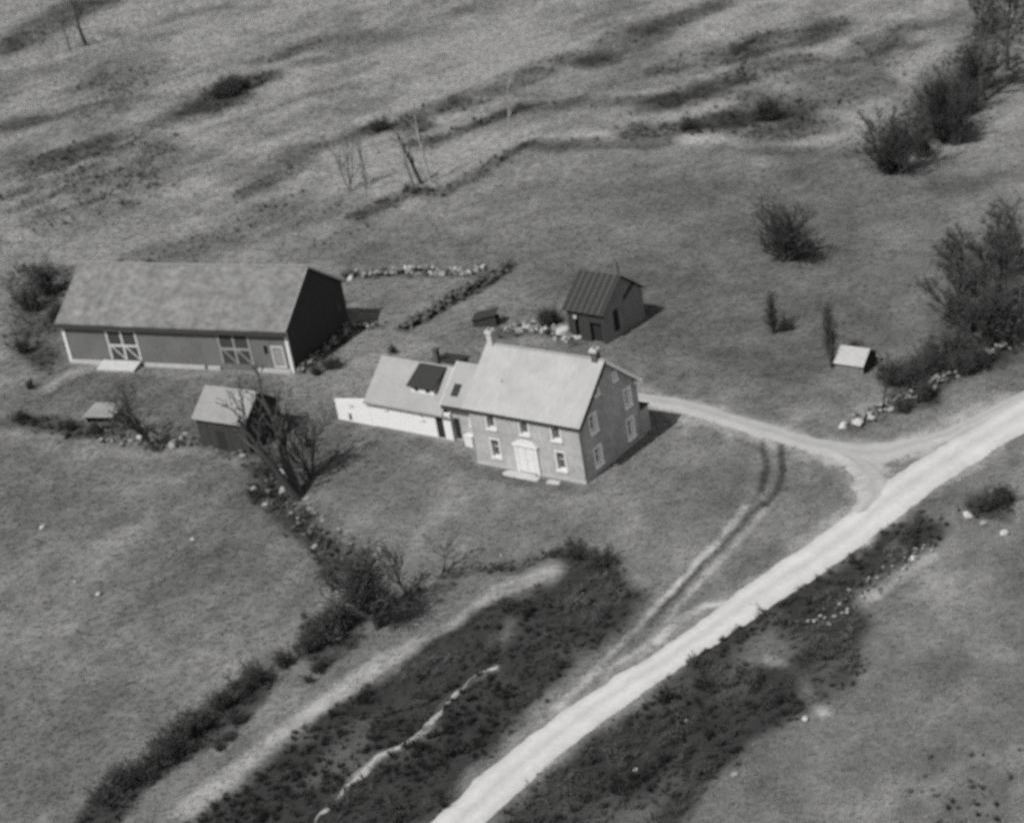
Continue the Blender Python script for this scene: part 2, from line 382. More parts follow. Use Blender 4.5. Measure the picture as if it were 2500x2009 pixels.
LINE = [   # line, half width, softness, factor, patchiness, scrub density
    ([(450, 215), (490, 190), (520, 172)], 4.5, 5, 0.42, 0.3, 0.9),
    ([(380, 235), (450, 215)], 3, 4, 0.72, 0.8, 0.2),
    ([(30, 265), (150, 240), (230, 222)], 3, 5, 0.78, 0.8, 0.1),
    ([(30, 90), (110, 45), (200, 10)], 5, 7, 0.55, 0.6, 0.3),
    ([(530, 402), (640, 345)], 2.0, 3, 0.72, 0.8, 0.25),
    ([(470, 520), (610, 470), (700, 440)], 1.6, 3, 0.78, 0.8, 0.12),
    ([(540, 570), (700, 510), (760, 480)], 1.8, 3, 0.78, 0.8, 0.12),
    ([(760, 455), (870, 402), (925, 408), (1000, 370), (1060, 330), (1110, 303)], 1.7, 2.2, 0.6, 0.6, 0.5),
    ([(780, 278), (850, 262), (880, 268)], 2.0, 2.5, 0.55, 0.5, 0.5),
    ([(890, 305), (1000, 268), (1085, 232)], 1.8, 2.4, 0.55, 0.5, 0.5),
    ([(870, 245), (960, 222)], 2.0, 3, 0.66, 0.6, 0.4),
    ([(970, 212), (1080, 172), (1200, 125), (1265, 132)], 2.5, 4, 0.66, 0.7, 0.3),
    ([(1085, 232), (1250, 215), (1360, 225), (1420, 210)], 2.2, 4, 0.74, 0.7, 0.2),
    ([(1250, 130), (1380, 75), (1420, 50)], 2.5, 4, 0.72, 0.6, 0.2),
    ([(1340, 276), (1430, 272), (1500, 262), (1560, 250)], 2.6, 3, 0.45, 0.35, 0.6),
    ([(1380, 222), (1460, 205), (1490, 185), (1560, 170)], 2.4, 4, 0.6, 0.5, 0.4),
    ([(1555, 122), (1620, 82), (1700, 85), (1745, 62)], 3.5, 5, 0.52, 0.45, 0.5),
    ([(1600, 100), (1655, 92)], 1.6, 2.5, 1.45, 0.3, 0),
    ([(1560, 250), (1640, 283), (1690, 270)], 4, 5, 0.62, 0.5, 0.4),
    ([(1740, 190), (1800, 165), (1900, 100)], 3, 5, 0.74, 0.7, 0.1),
    ([(1110, 294), (1350, 290), (1500, 284), (1600, 300), (1750, 314)], 1.6, 3, 1.26, 0.2, 0),
    ([(1125, 308), (1400, 303)], 1.8, 3, 0.72, 0.4, 0.1),
    ([(1600, 316), (1800, 322)], 1.6, 3, 0.76, 0.4, 0.05),
    ([(1850, 500), (2000, 470), (2140, 400)], 2.5, 4, 1.2, 0.6, 0),
    ([(560, 980), (640, 1100), (700, 1150), (780, 1230)], 1.2, 1.6, 0.62, 0.6, 0.5),
    ([(930, 1212), (1100, 1195), (1180, 1160)], 0.5, 0.8, 0.55, 0.6, 0.5),
    ([(760, 1290), (850, 1260), (930, 1240)], 0.8, 1.0, 0.62, 0.6, 0.3),
    ([(30, 890), (250, 900)], 1.2, 1.8, 0.72, 0.7, 0.1),
    ([(30, 935), (300, 950), (470, 965)], 1.4, 2.0, 1.16, 0.4, 0),
    ([(100, 820), (155, 782), (200, 775)], 0.8, 1.2, 1.7, 0.4, 0),
    ([(640, 800), (720, 790), (790, 770), (860, 740)], 2.2, 3, 1.2, 0.5, 0),
    ([(160, 1690), (330, 1550), (480, 1420), (640, 1290), (740, 1220)], 0.9, 1.4, 1.25, 0.4, 0),
    ([(400, 1700), (560, 1570), (700, 1468), (820, 1380), (940, 1335), (1060, 1240), (1180, 1195)], 0.8, 1.0, 1.75, 0.3, 0),
    ([(800, 1400), (900, 1330), (1000, 1280), (1130, 1215)], 1.6, 2.0, 1.12, 0.5, 0),
    ([(690, 1700), (760, 1630), (800, 1590), (860, 1565), (885, 1545), (930, 1490), (985, 1440), (1045, 1405)], 0.28, 0.35, 3.6, 0.35, 0),
    ([(1050, 1440), (1075, 1300), (1095, 1330)], 0.3, 0.7, 1.7, 0.7, 0),
    ([(1620, 1390), (1680, 1410), (1700, 1480), (1740, 1500)], 0.4, 0.7, 2.0, 0.7, 0),
    ([(1690, 1340), (1790, 1280), (1900, 1210), (1960, 1170)], 0.5, 0.8, 1.9, 0.8, 0),
    ([(1900, 1660), (2000, 1640), (2120, 1600)], 1.3, 1.6, 1.35, 0.8, 0),
    # verge and wheel ruts
    ([(1600, 935), (1612, 980), (1600, 1030), (1575, 1060)], 0.28, 0.3, 0.45, 0.3, 0),
    ([(1640, 940), (1650, 990), (1632, 1035), (1610, 1065)], 0.30, 0.3, 0.42, 0.3, 0),
    ([(1590, 1040), (1530, 1115), (1420, 1235), (1340, 1325), (1240, 1425), (1170, 1490)], 0.28, 0.35, 1.85, 0.5, 0),
    ([(1628, 1050), (1545, 1150), (1460, 1240), (1400, 1322), (1300, 1400)], 0.22, 0.35, 1.6, 0.5, 0),
    ([(1600, 1060), (1525, 1145), (1440, 1232), (1370, 1320)], 0.24, 0.3, 0.5, 0.3, 0),
    ([(1545, 1268), (1480, 1278), (1440, 1300), (1405, 1330), (1385, 1350)], 0.32, 0.35, 2.1, 0.3, 0),
    ([(1350, 1350), (1250, 1430), (1180, 1490)], 1.3, 1.2, 1.25, 0.6, 0),
    # soft bare verges along driveway and road
    ([(1350, 838), (1470, 868), (1600, 910), (1700, 935), (1800, 955), (1900, 945), (1990, 915), (2125, 850)], 1.9, 1.4, 1.7, 0.3, 0),
    ([(1780, 960), (1830, 1000), (1840, 1040)], 1.5, 1.2, 1.7, 0.4, 0),
    ([(1000, 1670), (1200, 1530), (1400, 1380), (1600, 1240), (1800, 1110), (2000, 980), (2130, 890)], 2.0, 0.6, 1.6, 0.5, 0),
    ([(30, 912), (250, 922), (420, 950), (550, 975)], 0.7, 1.0, 1.35, 0.3, 0),
    ([(30, 880), (160, 905), (300, 915)], 1.0, 1.4, 0.6, 0.6, 0.5),
    ([(545, 985), (570, 1060), (680, 1150), (760, 1230)], 1.2, 1.2, 0.55, 0.5, 0.6),
    ([(1400, 150), (1500, 110), (1560, 100)], 2.5, 4, 0.7, 0.7, 0.3),
    ([(1420, 210), (1480, 195), (1580, 150), (1680, 130)], 3.0, 4, 0.68, 0.6, 0.4),
    ([(1640, 240), (1760, 215), (1850, 180)], 2.6, 4, 0.7, 0.7, 0.3),
    ([(1700, 160), (1800, 120), (1900, 60)], 3.0, 5, 0.72, 0.7, 0.2),
    ([(1290, 80), (1400, 50), (1500, 20)], 2.5, 4, 0.74, 0.7, 0.2),
    ([(620, 330), (740, 290), (860, 250)], 2.0, 4, 0.8, 0.8, 0.15),
    ([(250, 560), (400, 520), (520, 470), (640, 420)], 2.5, 4, 0.78, 0.9, 0.2),
    ([(100, 480), (220, 440), (330, 400)], 2.5, 4, 0.74, 0.8, 0.3),
    ([(560, 130), (640, 100), (700, 90)], 2.5, 4, 0.76, 0.8, 0.3),
    ([(330, 260), (420, 240)], 2.5, 4, 0.72, 0.8, 0.3),
    # growth along the stone walls
    ([(722, 585), (900, 577), (1025, 577)], 1.0, 1.4, 0.72, 0.6, 0.35),
    ([(850, 694), (960, 630), (1064, 570)], 1.0, 1.2, 0.5, 0.4, 0.8),
    ([(630, 783), (705, 728), (738, 692), (790, 690)], 0.9, 1.2, 0.65, 0.6, 0.45),
    ([(170, 912), (330, 940), (400, 930), (550, 966)], 0.9, 1.3, 0.62, 0.7, 0.5),
    ([(1060, 700), (1130, 692), (1215, 716)], 1.2, 1.4, 0.65, 0.8, 0.35),
    ([(1800, 896), (1900, 850), (2010, 792), (2108, 738)], 0.8, 1.0, 0.6, 0.6, 0.5),
    ([(240, 775), (330, 785), (600, 795)], 0.8, 1.5, 1.3, 0.8, 0),
    ([(880, 930), (1000, 985), (1100, 1015), (1230, 1030)], 0.7, 1.2, 0.72, 0.8, 0),
    ([(1350, 730), (1500, 745), (1700, 790)], 1.3, 2.0, 0.75, 0.7, 0),
    ([(30, 1290), (120, 1240), (230, 1150), (330, 1080)], 1.2, 2.5, 1.18, 0.8, 0),
    ([(60, 1400), (250, 1300), (420, 1180)], 1.2, 2.5, 0.84, 0.8, 0),
    ([(60, 1560), (280, 1420), (480, 1270), (600, 1190)], 1.0, 2.2, 0.86, 0.8, 0),
]
# world-space copies of the traced outlines
POLYW = [([at(*p) for p in pts], a, b, c, d) for pts, a, b, c, d in POLY]
LINEW = [([at(*p) for p in pts], a, b, c * (.72 if c < .9 and pts[0][1] < 480 else 1), d * .7, min(1, e * 1.5)) for pts, a, b, c, d, e in LINE]

def tone_at(X, Y):
    wx = X + vn(X, Y, 3.2, 6) * 1.3 + vn(X, Y, 1.1, 7) * 0.7
    wy = Y + vn(X, Y, 3.2, 8) * 1.3 + vn(X, Y, 1.1, 9) * 0.7
    fx = X + vn(X, Y, 1.6, 6) * 0.35; fy = Y + vn(X, Y, 1.6, 9) * 0.35
    T = 0.123 + 0.024 * sstep(150, 235, Y)
    T *= 1 + 0.36 * vn(X, Y, 31, 10) + 0.36 * vn(X, Y, 11, 11) + 0.34 * vn(X, Y, 4.4, 12) + 0.22 * vn(X, Y, 1.5, 13)
    sa = X * 0.80 + Y * 0.60; sb = -X * 0.60 + Y * 0.80
    far = sstep(185, 250, Y)
    T *= 1 + far * (0.6 * vn(sa, sb * 3.4, 30, 14) + 0.55 * vn(sa, sb * 2.6, 9, 15) + 0.35 * vn(X, Y, 5, 6) + 0.26)
    sa2 = X * 0.35 + Y * 0.94; sb2 = -X * 0.94 + Y * 0.35
    near = sstep(175, 140, Y)
    T *= 1 + near * (0.24 * vn(sa2, sb2 * 4, 12, 4) + 0.2 * vn(sa2, sb2 * 3, 4, 5))
    T = np.clip(T, 0.07, 0.205)
    B = np.zeros(X.shape)
    for pts, soft, k, patch, dens in POLYW:
        d = seg_dist(wx, wy, pts, True)
        sd = np.where(inside(wx, wy, pts), d, -d)
        m = sstep(-soft * 0.5, soft * 0.5, sd)
        p = np.clip(1 + patch * 1.6 * (0.7 * vn(X, Y, 2.6, 1) + 0.7 * vn(X, Y, 6.5, 2) + 0.8 * vn(X * .62 + Y * .78, (Y * .62 - X * .78) * 3, 6, 7)), 0, 1.5)
        T *= 1 + (k - 1) * np.clip(m * p, 0, 1.15)
        B = np.maximum(B, m * dens * np.clip(p, 0, 1))
    for pts, hw, soft, k, patch, dens in LINEW:
        X2, Y2 = (fx, fy) if hw < 0.9 else (wx, wy)
        d = seg_dist(X2, Y2, pts)
        m = sstep(hw + soft * 0.6, hw - soft * 0.4, d)
        p = np.clip(1 + patch * 1.6 * (vn(X, Y, 2.1, 3) + 0.6 * vn(X, Y, 5.5, 5)), 0, 1.4)
        T *= 1 + (k - 1) * np.clip(m * p, 0, 1.1)
        if dens: B = np.maximum(B, m * dens * np.clip(p, 0, 1))
        elif k > 1.4: B = B * (1 - np.clip(m, 0, 1))
    return np.clip(T, 0.03, 0.30), B

# ------------------------------------------------------------------ the ground: one sheet out to the horizon
def axis(lo, hi, step_f, far):
    c = [lo]
    while c[-1] < hi: c.append(c[-1] + step_f(c[-1]))
    a, s, pre = c[0], 0.6, []
    while a > -far: s *= 1.3; a -= s; pre.append(a)
    b, s, post = c[-1], 0.6, []
    while b < far: s *= 1.3; b += s; post.append(b)
    return np.array(pre[::-1] + c + post)
gx = axis(-104, 96, lambda v: 0.31, 5200)
gy = axis(80, 425, lambda v: 0.36 if v < 185 else 0.36 + (v - 185) * 0.0028, 5200)
GX, GY = np.meshgrid(gx, gy)
GZ = hgt(GX, GY)
TONE, BRUSH = tone_at(GX, GY)
nx, ny = len(gx), len(gy)
def grid_mesh(name, X, Y, Z):
    ny, nx = X.shape
    me = bpy.data.meshes.new(name)
    co = np.stack([X, Y, Z], -1).reshape(-1, 3).astype(np.float32)
    i = np.arange(ny - 1)[:, None] * nx + np.arange(nx - 1)[None]
    q = np.stack([i, i + 1, i + nx + 1, i + nx], -1).reshape(-1, 4).astype(np.int32)
    me.vertices.add(len(co)); me.vertices.foreach_set('co', co.ravel())
    me.loops.add(q.size); me.loops.foreach_set('vertex_index', q.ravel())
    me.polygons.add(len(q)); me.polygons.foreach_set('loop_start', np.arange(len(q), dtype=np.int32) * 4)
    me.polygons.foreach_set('use_smooth', np.ones(len(q), bool))
    me.update(calc_edges=True)
    return me
gm = grid_mesh('ground', GX, GY, GZ)
att = gm.attributes.new('tone', 'FLOAT', 'POINT')
att.data.foreach_set('value', TONE.astype(np.float32).ravel())
ground = link('ground', gm, ground_mat)
tag(ground, kind='structure')

# ------------------------------------------------------------------ road and driveway
def resample(pts, n):
    L = [0]
    for a, b in zip(pts, pts[1:]): L.append(L[-1] + math.hypot(b.x - a.x, b.y - a.y))
    L = np.array(L)
    t = np.linspace(0, L[-1], n)
    # smoothed polyline
    x = np.interp(t, L, [p.x for p in pts]); y = np.interp(t, L, [p.y for p in pts])
    for _ in range(6):
        x[1:-1] = (x[:-2] + 2 * x[1:-1] + x[2:]) / 4; y[1:-1] = (y[:-2] + 2 * y[1:-1] + y[2:]) / 4
    return x, y
def strip(name, left, right, n, across, lift, m, wob=0.35):
    lx, ly = resample(left, n); rx, ry = resample(right, n)
    s = np.linspace(0, 1, across)[None]
    X = lx[:, None] * (1 - s) + rx[:, None] * s
    Y = ly[:, None] * (1 - s) + ry[:, None] * s
    dx, dy = rx - lx, ry - ly
    w = np.hypot(dx, dy) + 1e-6
    e = (vn(lx, ly, 1.7, 2) + 0.7 * vn(lx, ly, 0.7, 3)) * wob
    e2 = (vn(rx, ry, 1.7, 4) + 0.7 * vn(rx, ry, 0.7, 5)) * wob
    off = (1 - s) * e[:, None] + s * e2[:, None]
    X = X + off * (dx / w)[:, None]; Y = Y + off * (dy / w)[:, None]
    prof = np.sin(np.clip(s, 0.0, 1.0) * math.pi) ** 0.5
    rut = -0.03 * (np.exp(-((s - 0.3) / 0.06) ** 2) + np.exp(-((s - 0.68) / 0.06) ** 2))
    Z = hgt(X, Y) + lift * prof - 0.05 * (1 - prof) + rut
    me = grid_mesh(name, X, Y, Z)
    uv = me.attributes.new('across', 'FLOAT', 'POINT')
    uv.data.foreach_set('value', np.broadcast_to(s, X.shape).astype(np.float32).ravel())
    o = link(name, me, m)
    tag(o, kind='structure')
    return o
def widen(a, b_, k):
    ax, ay = resample(a, 80); bx_, by_ = resample(b_, 80)
    A, B_ = [], []
    for i in range(80):
        d_ = Vector((bx_[i] - ax[i], by_[i] - ay[i], 0)) * k
        A.append(Vector((ax[i], ay[i], 0)) - d_); B_.append(Vector((bx_[i], by_[i], 0)) + d_)
    return A, B_
def gravel(name, v, edge):
    m = mat(name, v, 0.10, 2.2, 0.95, bump=0.4, bsc=5, big=0.05)
    nt = m.node_tree
    a = nt.nodes.new('ShaderNodeAttribute'); a.attribute_name = 'across'
    r = nt.nodes.new('ShaderNodeValToRGB')
    el = r.color_ramp.elements
    el[0].position, el[0].color = 0.0, (edge,) * 3 + (1,)
    el[1].position, el[1].color = 1.0, (edge,) * 3 + (1,)
    for p, c in ((0.10, 0.93), (0.28, 1.06), (0.38, 0.98), (0.50, 0.88), (0.60, 0.97), (0.70, 1.06), (0.9, 0.95)):
        e = el.new(p); e.color = (c, c, c, 1)
    mx = nt.nodes.new('ShaderNodeMix'); mx.data_type = 'RGBA'; mx.blend_type = 'MULTIPLY'
    mx.inputs[0].default_value = 1
    b = nt.nodes['Principled BSDF']
    src = b.inputs['Base Color'].links[0].from_socket
    nt.links.new(a.outputs['Fac'], r.inputs[0])
    nt.links.new(src, mx.inputs[6]); nt.links.new(r.outputs[0], mx.inputs[7])
    nt.links.new(mx.outputs[2], b.inputs['Base Color'])
    return m
road_m, drive_m = gravel('pale_gravel_road', 0.385, 0.85), gravel('dirt_driveway', 0.29, 0.9)
road_top = [(800, 1830), (945, 1695), (1066, 1586), (1165, 1513), (1269, 1440), (1425, 1347), (1524, 1269), (1622, 1196), (1738, 1121), (1800, 1071), (1853, 1015), (1953, 956), (2129, 852), (2300, 760)]
road_bot = [(930, 1830), (1066, 1693), (1139, 1622), (1232, 1550), (1326, 1482), (1435, 1399), (1633, 1274), (1789, 1170), (1849, 1121), (1919, 1071), (1988, 1015), (2075, 960), (2129, 927), (2300, 835)]
strip('road', *widen(W(road_top), W(road_bot), .03), 340, 15, 0.14, road_m)
drive_top = [(1340, 826), (1466, 845), (1571, 881), (1675, 909), (1762, 930), (1850, 934), (1937, 920), (2006, 899), (2129, 836), (2210, 800)]
drive_bot = [(1345, 850), (1466, 877), (1553, 906), (1640, 932), (1727, 958), (1790, 972), (1850, 980), (1937, 948), (2006, 925), (2129, 857), (2215, 815)]
strip('driveway', *widen(W(drive_top), W(drive_bot), .10), 180, 9, 0.10, drive_m, 0.5)
strip('driveway', W([(1700, 940), (1765, 968), (1792, 1005), (1798, 1045), (1775, 1095)]), W([(1830, 965), (1850, 985), (1870, 1010), (1880, 1030), (1870, 1060)]), 60, 9, 0.12, drive_m, 0.6)

rill = W([(640, 1750), (700, 1690), (730, 1658), (765, 1630), (790, 1600), (825, 1582), (862, 1566), (885, 1545), (905, 1515), (935, 1490), (962, 1455), (990, 1436), (1045, 1402)])
rl, rr_ = [], []
for i, p in enumerate(rill):
    d_ = (rill[min(i + 1, len(rill) - 1)] - rill[max(i - 1, 0)]).normalized()
    w_ = (.20 * (1 - i / (len(rill) - 1)) + .07) * (1 + .5 * math.sin(i * 2.3))
    rl.append(p + Vector((-d_.y, d_.x, 0)) * w_); rr_.append(p - Vector((-d_.y, d_.x, 0)) * w_)
strip('path', rl, rr_, 260, 5, 0.16, drive_m, 0.8)

# ------------------------------------------------------------------ farmhouse
HX, HY, HYAW = -3.6907, 143.9878, -0.697647
L, WD, HE, HR = 11.474, 9.094, 5.6, 9.40
SLP = (HR - HE) / (WD / 2)
house = thing('farmhouse', 'two storey brick farmhouse with pale gable roof and long white wing', 'house', (HX, HY, 0), HYAW)

def rect(x0, x1, z0, z1): return [(x0, z0), (x0, z1), (x1, z1), (x1, z0)]
front_op = [(1.80, 2.72, 3.72, 5.14), (5.35, 6.27, 3.72, 5.14), (8.65, 9.57, 3.72, 5.14), (1.85, 2.77, 0.95, 2.72), (8.75, 9.67, 0.90, 2.67)]
gable_op = [(1.75, 2.75, 0.72, 2.40), (6.90, 7.90, 0.72, 2.55), (1.70, 2.70, 3.88, 5.50), (7.10, 8.02, 3.70, 5.35), (3.0, 3.55, 6.85, 7.5), (5.85, 6.4, 6.88, 7.55)]
door_op = (4.62, 6.72, 0.1, 2.85)
TH = 0.46
fix(slab_wall([(0, -0.3), (L, -0.3), (L, HE), (0, HE)], [rect(*o) for o in front_op] + [rect(*door_op)], (0, 0, 0), (1, 0, 0), (0, 1, 0), TH).build('wall', M['brick'], house))
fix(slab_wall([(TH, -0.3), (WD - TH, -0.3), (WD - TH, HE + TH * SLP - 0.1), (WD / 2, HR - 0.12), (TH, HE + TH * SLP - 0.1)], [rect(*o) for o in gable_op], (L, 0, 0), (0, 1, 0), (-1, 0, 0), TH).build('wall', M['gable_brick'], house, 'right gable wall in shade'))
fix(slab_wall([(TH, -0.3), (WD - TH, -0.3), (WD - TH, HE + TH * SLP - 0.1), (WD / 2, HR - 0.12), (TH, HE + TH * SLP - 0.1)], [], (0, 0, 0), (0, 1, 0), (1, 0, 0), TH).build('wall', M['gable_brick'], house))
fix(slab_wall([(0, -0.3), (L, -0.3), (L, HE), (0, HE)], [], (0, WD, 0), (1, 0, 0), (0, -1, 0), TH).build('wall', M['brick'], house))

def window(parent, o, u, n, op, split=2, cols=3, label=None, depth=0.36, wm='white'):
    """white reveal lining, sill, sashes and panes in an opening; u along wall, n inward"""
    o, u, n = Vector(o), Vector(u), Vector(n)
    a0, a1, z0, z1 = op
    def P(a, z, d): return o + u * a + n * d + Vector((0, 0, z))
    def bx(m, a, b, c, e, d0, d1):
        m.hexa([P(a, c, d0), P(b, c, d0), P(b, c, d1), P(a, c, d1), P(a, e, d0), P(b, e, d0), P(b, e, d1), P(a, e, d1)])
    fr = MB()
    t = 0.05
    bx(fr, a0 + .004, a0 + t, z0 + t, z1 - t, -0.03, depth); bx(fr, a1 - t, a1 - .004, z0 + t, z1 - t, -0.03, depth)
    bx(fr, a0 + .004, a1 - .004, z1 - t, z1 - .004, -0.03, depth)
    if a1 - a0 > .5:
        cw = .11
        bx(fr, a0 - cw, a0 - .004, z0, z1 + cw, -0.035, -.005); bx(fr, a1 + .004, a1 + cw, z0, z1 + cw, -0.035, -.005)
        bx(fr, a0 - .004, a1 + .004, z1 + .004, z1 + cw, -0.035, -.005)
    f = fix(fr.build('window', M[wm], parent, label))
    si = MB(); bx(si, a0 - 0.14, a1 + 0.14, z0 - 0.15, z0 - 0.004, -0.12, -0.004); bx(si, a0 + .004, a1 - .004, z0 + .002, z0 + t, -0.10, depth)
    fix(si.build('sill', M[wm], f))
    zm = (z0 + z1) / 2 + t / 2
    sa = MB()
    for (c, e, dd) in ((z0 + t, zm, depth - 0.03), (zm, z1 - t, depth - 0.07)):
        bx(sa, a0 + t, a0 + t + .05, c, e, dd, dd + .035); bx(sa, a1 - t - .05, a1 - t, c, e, dd, dd + .035)
        bx(sa, a0 + t + .05, a1 - t - .05, c, c + .05, dd, dd + .035); bx(sa, a0 + t + .05, a1 - t - .05, e - .05, e, dd, dd + .035)
        for k in range(1, cols):
            x = a0 + t + (a1 - a0 - 2 * t) * k / cols
            bx(sa, x - .012, x + .012, c + .05, e - .05, dd + .005, dd + .03)
    fix(sa.build('sash', M[wm], f))
    for (c, e, dd) in ((z0 + t, zm, depth - 0.02), (zm, z1 - t, depth - 0.06)):
        pa = MB(); bx(pa, a0 + t + .052, a1 - t - .052, c + .052, e - .052, dd + .012, dd + .018)
        fix(pa.build('pane', M['glass'], f))
    bk = MB(); bx(bk, a0 - .1, a1 + .1, z0 - .1, z1 + .1, TH + .01, TH + .03)
    fix(bk.build('window_blind', M['hole'], f))
    return f
for op in front_op: window(house, (0, 0, 0), (1, 0, 0), (0, 1, 0), op, cols=2)
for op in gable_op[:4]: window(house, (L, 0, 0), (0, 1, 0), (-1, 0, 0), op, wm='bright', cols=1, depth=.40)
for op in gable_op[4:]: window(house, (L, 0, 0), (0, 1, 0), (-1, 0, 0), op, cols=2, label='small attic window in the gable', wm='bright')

# foundation strips
m = MB()
m.box(-0.05, L + 0.05, -0.06, -0.004, -0.4, 0.22)
m.box(L + 0.004, L + 0.06, -0.004, WD + 0.03, -0.4, 0.24)
m.build('foundation', M['stone_base'], house)
# front door: white surround with fan arch and two leaves
d = MB()
x0, x1, z0, z1 = door_op
d.box(x0 - 0.16, x0 + 0.16, -0.16, -0.01, 0.02, 2.62); d.box(x1 - 0.16, x1 + 0.16, -0.16, -0.01, 0.02, 2.62)
d.box(x0 - 0.28, x1 + 0.28, -0.24, -0.01, 2.622, 2.80)
arch = [((x0 + x1) / 2 + math.cos(t) * 1.15, 2.80 + math.sin(t) * 0.42) for t in np.linspace(0, math.pi, 13)]
vs = [(a, -0.20, z) for a, z in arch] + [(a, -0.01, z) for a, z in arch]
k = len(arch)
d.add(vs, [tuple(range(k)), tuple(reversed(range(k, 2 * k)))] + [(i, i + 1, i + 1 + k, i + k) for i in range(k - 1)] + [(0, k, 2 * k - 1, k - 1)])
door = fix(d.build('door', M['white'], house, 'white front door with broad arched surround'))
for a, b in ((x0 + 0.165, (x0 + x1) / 2 - 0.01), ((x0 + x1) / 2 + 0.01, x1 - 0.165)):
    q = MB(); q.box(a, b, -0.12, -0.05, 0.12, 2.6)
    lf = q.build('door_leaf', M['white'], door)
    q.v.clear(); q.f.clear()
q = MB()
for a, b in ((x0 + 0.27, (x0 + x1) / 2 - 0.12), ((x0 + x1) / 2 + 0.12, x1 - 0.27)):
    for c, e in ((0.25, 1.15), (1.3, 2.4)): q.box(a, b, -0.145, -0.122, c, e)
q.build('door_panel', M['white'], door)
q = MB(); q.box((x0 + x1) / 2 + .04, (x0 + x1) / 2 + .09, -.16, -.123, 1.2, 1.26); q.build('handle', M['hole'], door)

def slope_slab(x0, x1, ylow, zlow, yhigh, zhigh, t=0.14):
    """sloping slab; points on its top face"""
    nrm = Vector((0, -(zhigh - zlow), (yhigh - ylow))).normalized() * (-t)
    if nrm.z > 0: nrm = -nrm
    a = [Vector((x0, ylow, zlow)), Vector((x1, ylow, zlow)), Vector((x1, yhigh, zhigh)), Vector((x0, yhigh, zhigh))]
    return MB().hexa([p + nrm for p in a] + a)
OV, RK = 0.25, 0.42
rz0 = HE - OV * SLP + 0.12
roof = fix(slope_slab(-RK, L + RK, -OV - .08, rz0 - .08 * SLP, WD / 2, HR + 0.12).build('roof', M['roof_pale'], house))
fix(slope_slab(-RK, L + RK, WD + OV, rz0, WD / 2 + 0.003, HR + 0.12).build('roof', M['roof_pale'], house))
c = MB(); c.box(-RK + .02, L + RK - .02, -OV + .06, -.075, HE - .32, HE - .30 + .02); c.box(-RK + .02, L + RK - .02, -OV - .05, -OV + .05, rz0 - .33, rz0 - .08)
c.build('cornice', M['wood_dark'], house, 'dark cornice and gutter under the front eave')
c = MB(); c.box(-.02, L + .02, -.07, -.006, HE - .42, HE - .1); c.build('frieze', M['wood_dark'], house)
def rake(x, y0, z0, y1, z1, m, label=None, w=.26):
    b = MB(); b.hexa([(x, y0, z0 - w), (x + .05, y0, z0 - w), (x + .05, y1, z1 - w), (x, y1, z1 - w), (x, y0, z0), (x + .05, y0, z0), (x + .05, y1, z1), (x, y1, z1)])
    return fix(b.build('rake_board', m, house, label))
rake(L + RK + .004, -OV, rz0, WD / 2, HR + .12, M['wood_dark'], 'front slope rake board darkened as the shadow band below it', .42)  # shadow band under the rake put into this board's dark colour
rake(L + RK + .004, WD / 2 + .005, HR + .14, WD + OV, rz0 + .02, M['bright'], 'white rake board of the rear slope', .34)  # white lifted so the shaded board looks sunlit
rake(-RK - .054, -OV, rz0, WD / 2, HR + .12, M['roof_pale'])
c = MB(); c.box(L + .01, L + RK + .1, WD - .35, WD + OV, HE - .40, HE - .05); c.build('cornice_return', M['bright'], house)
rc = MB(); rc.box(-RK, L + RK, WD / 2 - .12, WD / 2 + .12, HR + .085, HR + .15); rc.build('ridge_cap', M['roof_pale'], roof)
hs = MB(); hs.box(0, .62, 0, .24, 0, .02)
hole = hs.build('hole', M['hole'], roof, 'small dark hole in the roof')
hole.location = (2.55, 1.93, HE + 1.93 * SLP + .115); hole.rotation_euler = (math.atan(SLP), 0, 0.25)

def chimney(x0, x1, y0, y1, zt, m, mc, label):
    b = MB(); b.box(x0, x1, y0, y1, HR - 1.1, zt - .32); o = b.build('chimney', m, house, label)
    b = MB(); b.box(x0 - .09, x1 + .09, y0 - .09, y1 + .09, zt - .318, zt - .12); b.box(x0 - .03, x1 + .03, y0 - .03, y1 + .03, zt - .118, zt); b.build('chimney_cap', mc, o)
    b = MB(); b.box(x0 + .15, x1 - .15, y0 + .15, y1 - .15, zt + .002, zt + .05); b.build('flue', M['hole'], o)
chimney(-.20, .34, 4.25, 4.85, 10.8, M['pale_brick'], M['pale_brick'], 'pale chimney at the left end of the ridge')
chimney(10.72, 11.28, 4.25, 4.85, 10.5, M['dark_brick'], M['pale_brick'], 'dark chimney with pale cap at the right end of the ridge')
# rear entry at the back corner
b = MB(); b.box(L - 2.2, L - .02, WD + .004, WD + 1.3, -.3, 2.45); b.build('rear_entry', M['gable_brick'], house)
b = MB(); b.hexa([(L - 2.3, WD + .01, 2.75), (L + .08, WD + .01, 2.75), (L + .08, WD + 1.45, 2.46), (L - 2.3, WD + 1.45, 2.46), (L - 2.3, WD + .01, 2.85), (L + .08, WD + .01, 2.85), (L + .08, WD + 1.45, 2.56), (L - 2.3, WD + 1.45, 2.56)]); fix(b.build('rear_entry_roof', M['roof_dark'], house))

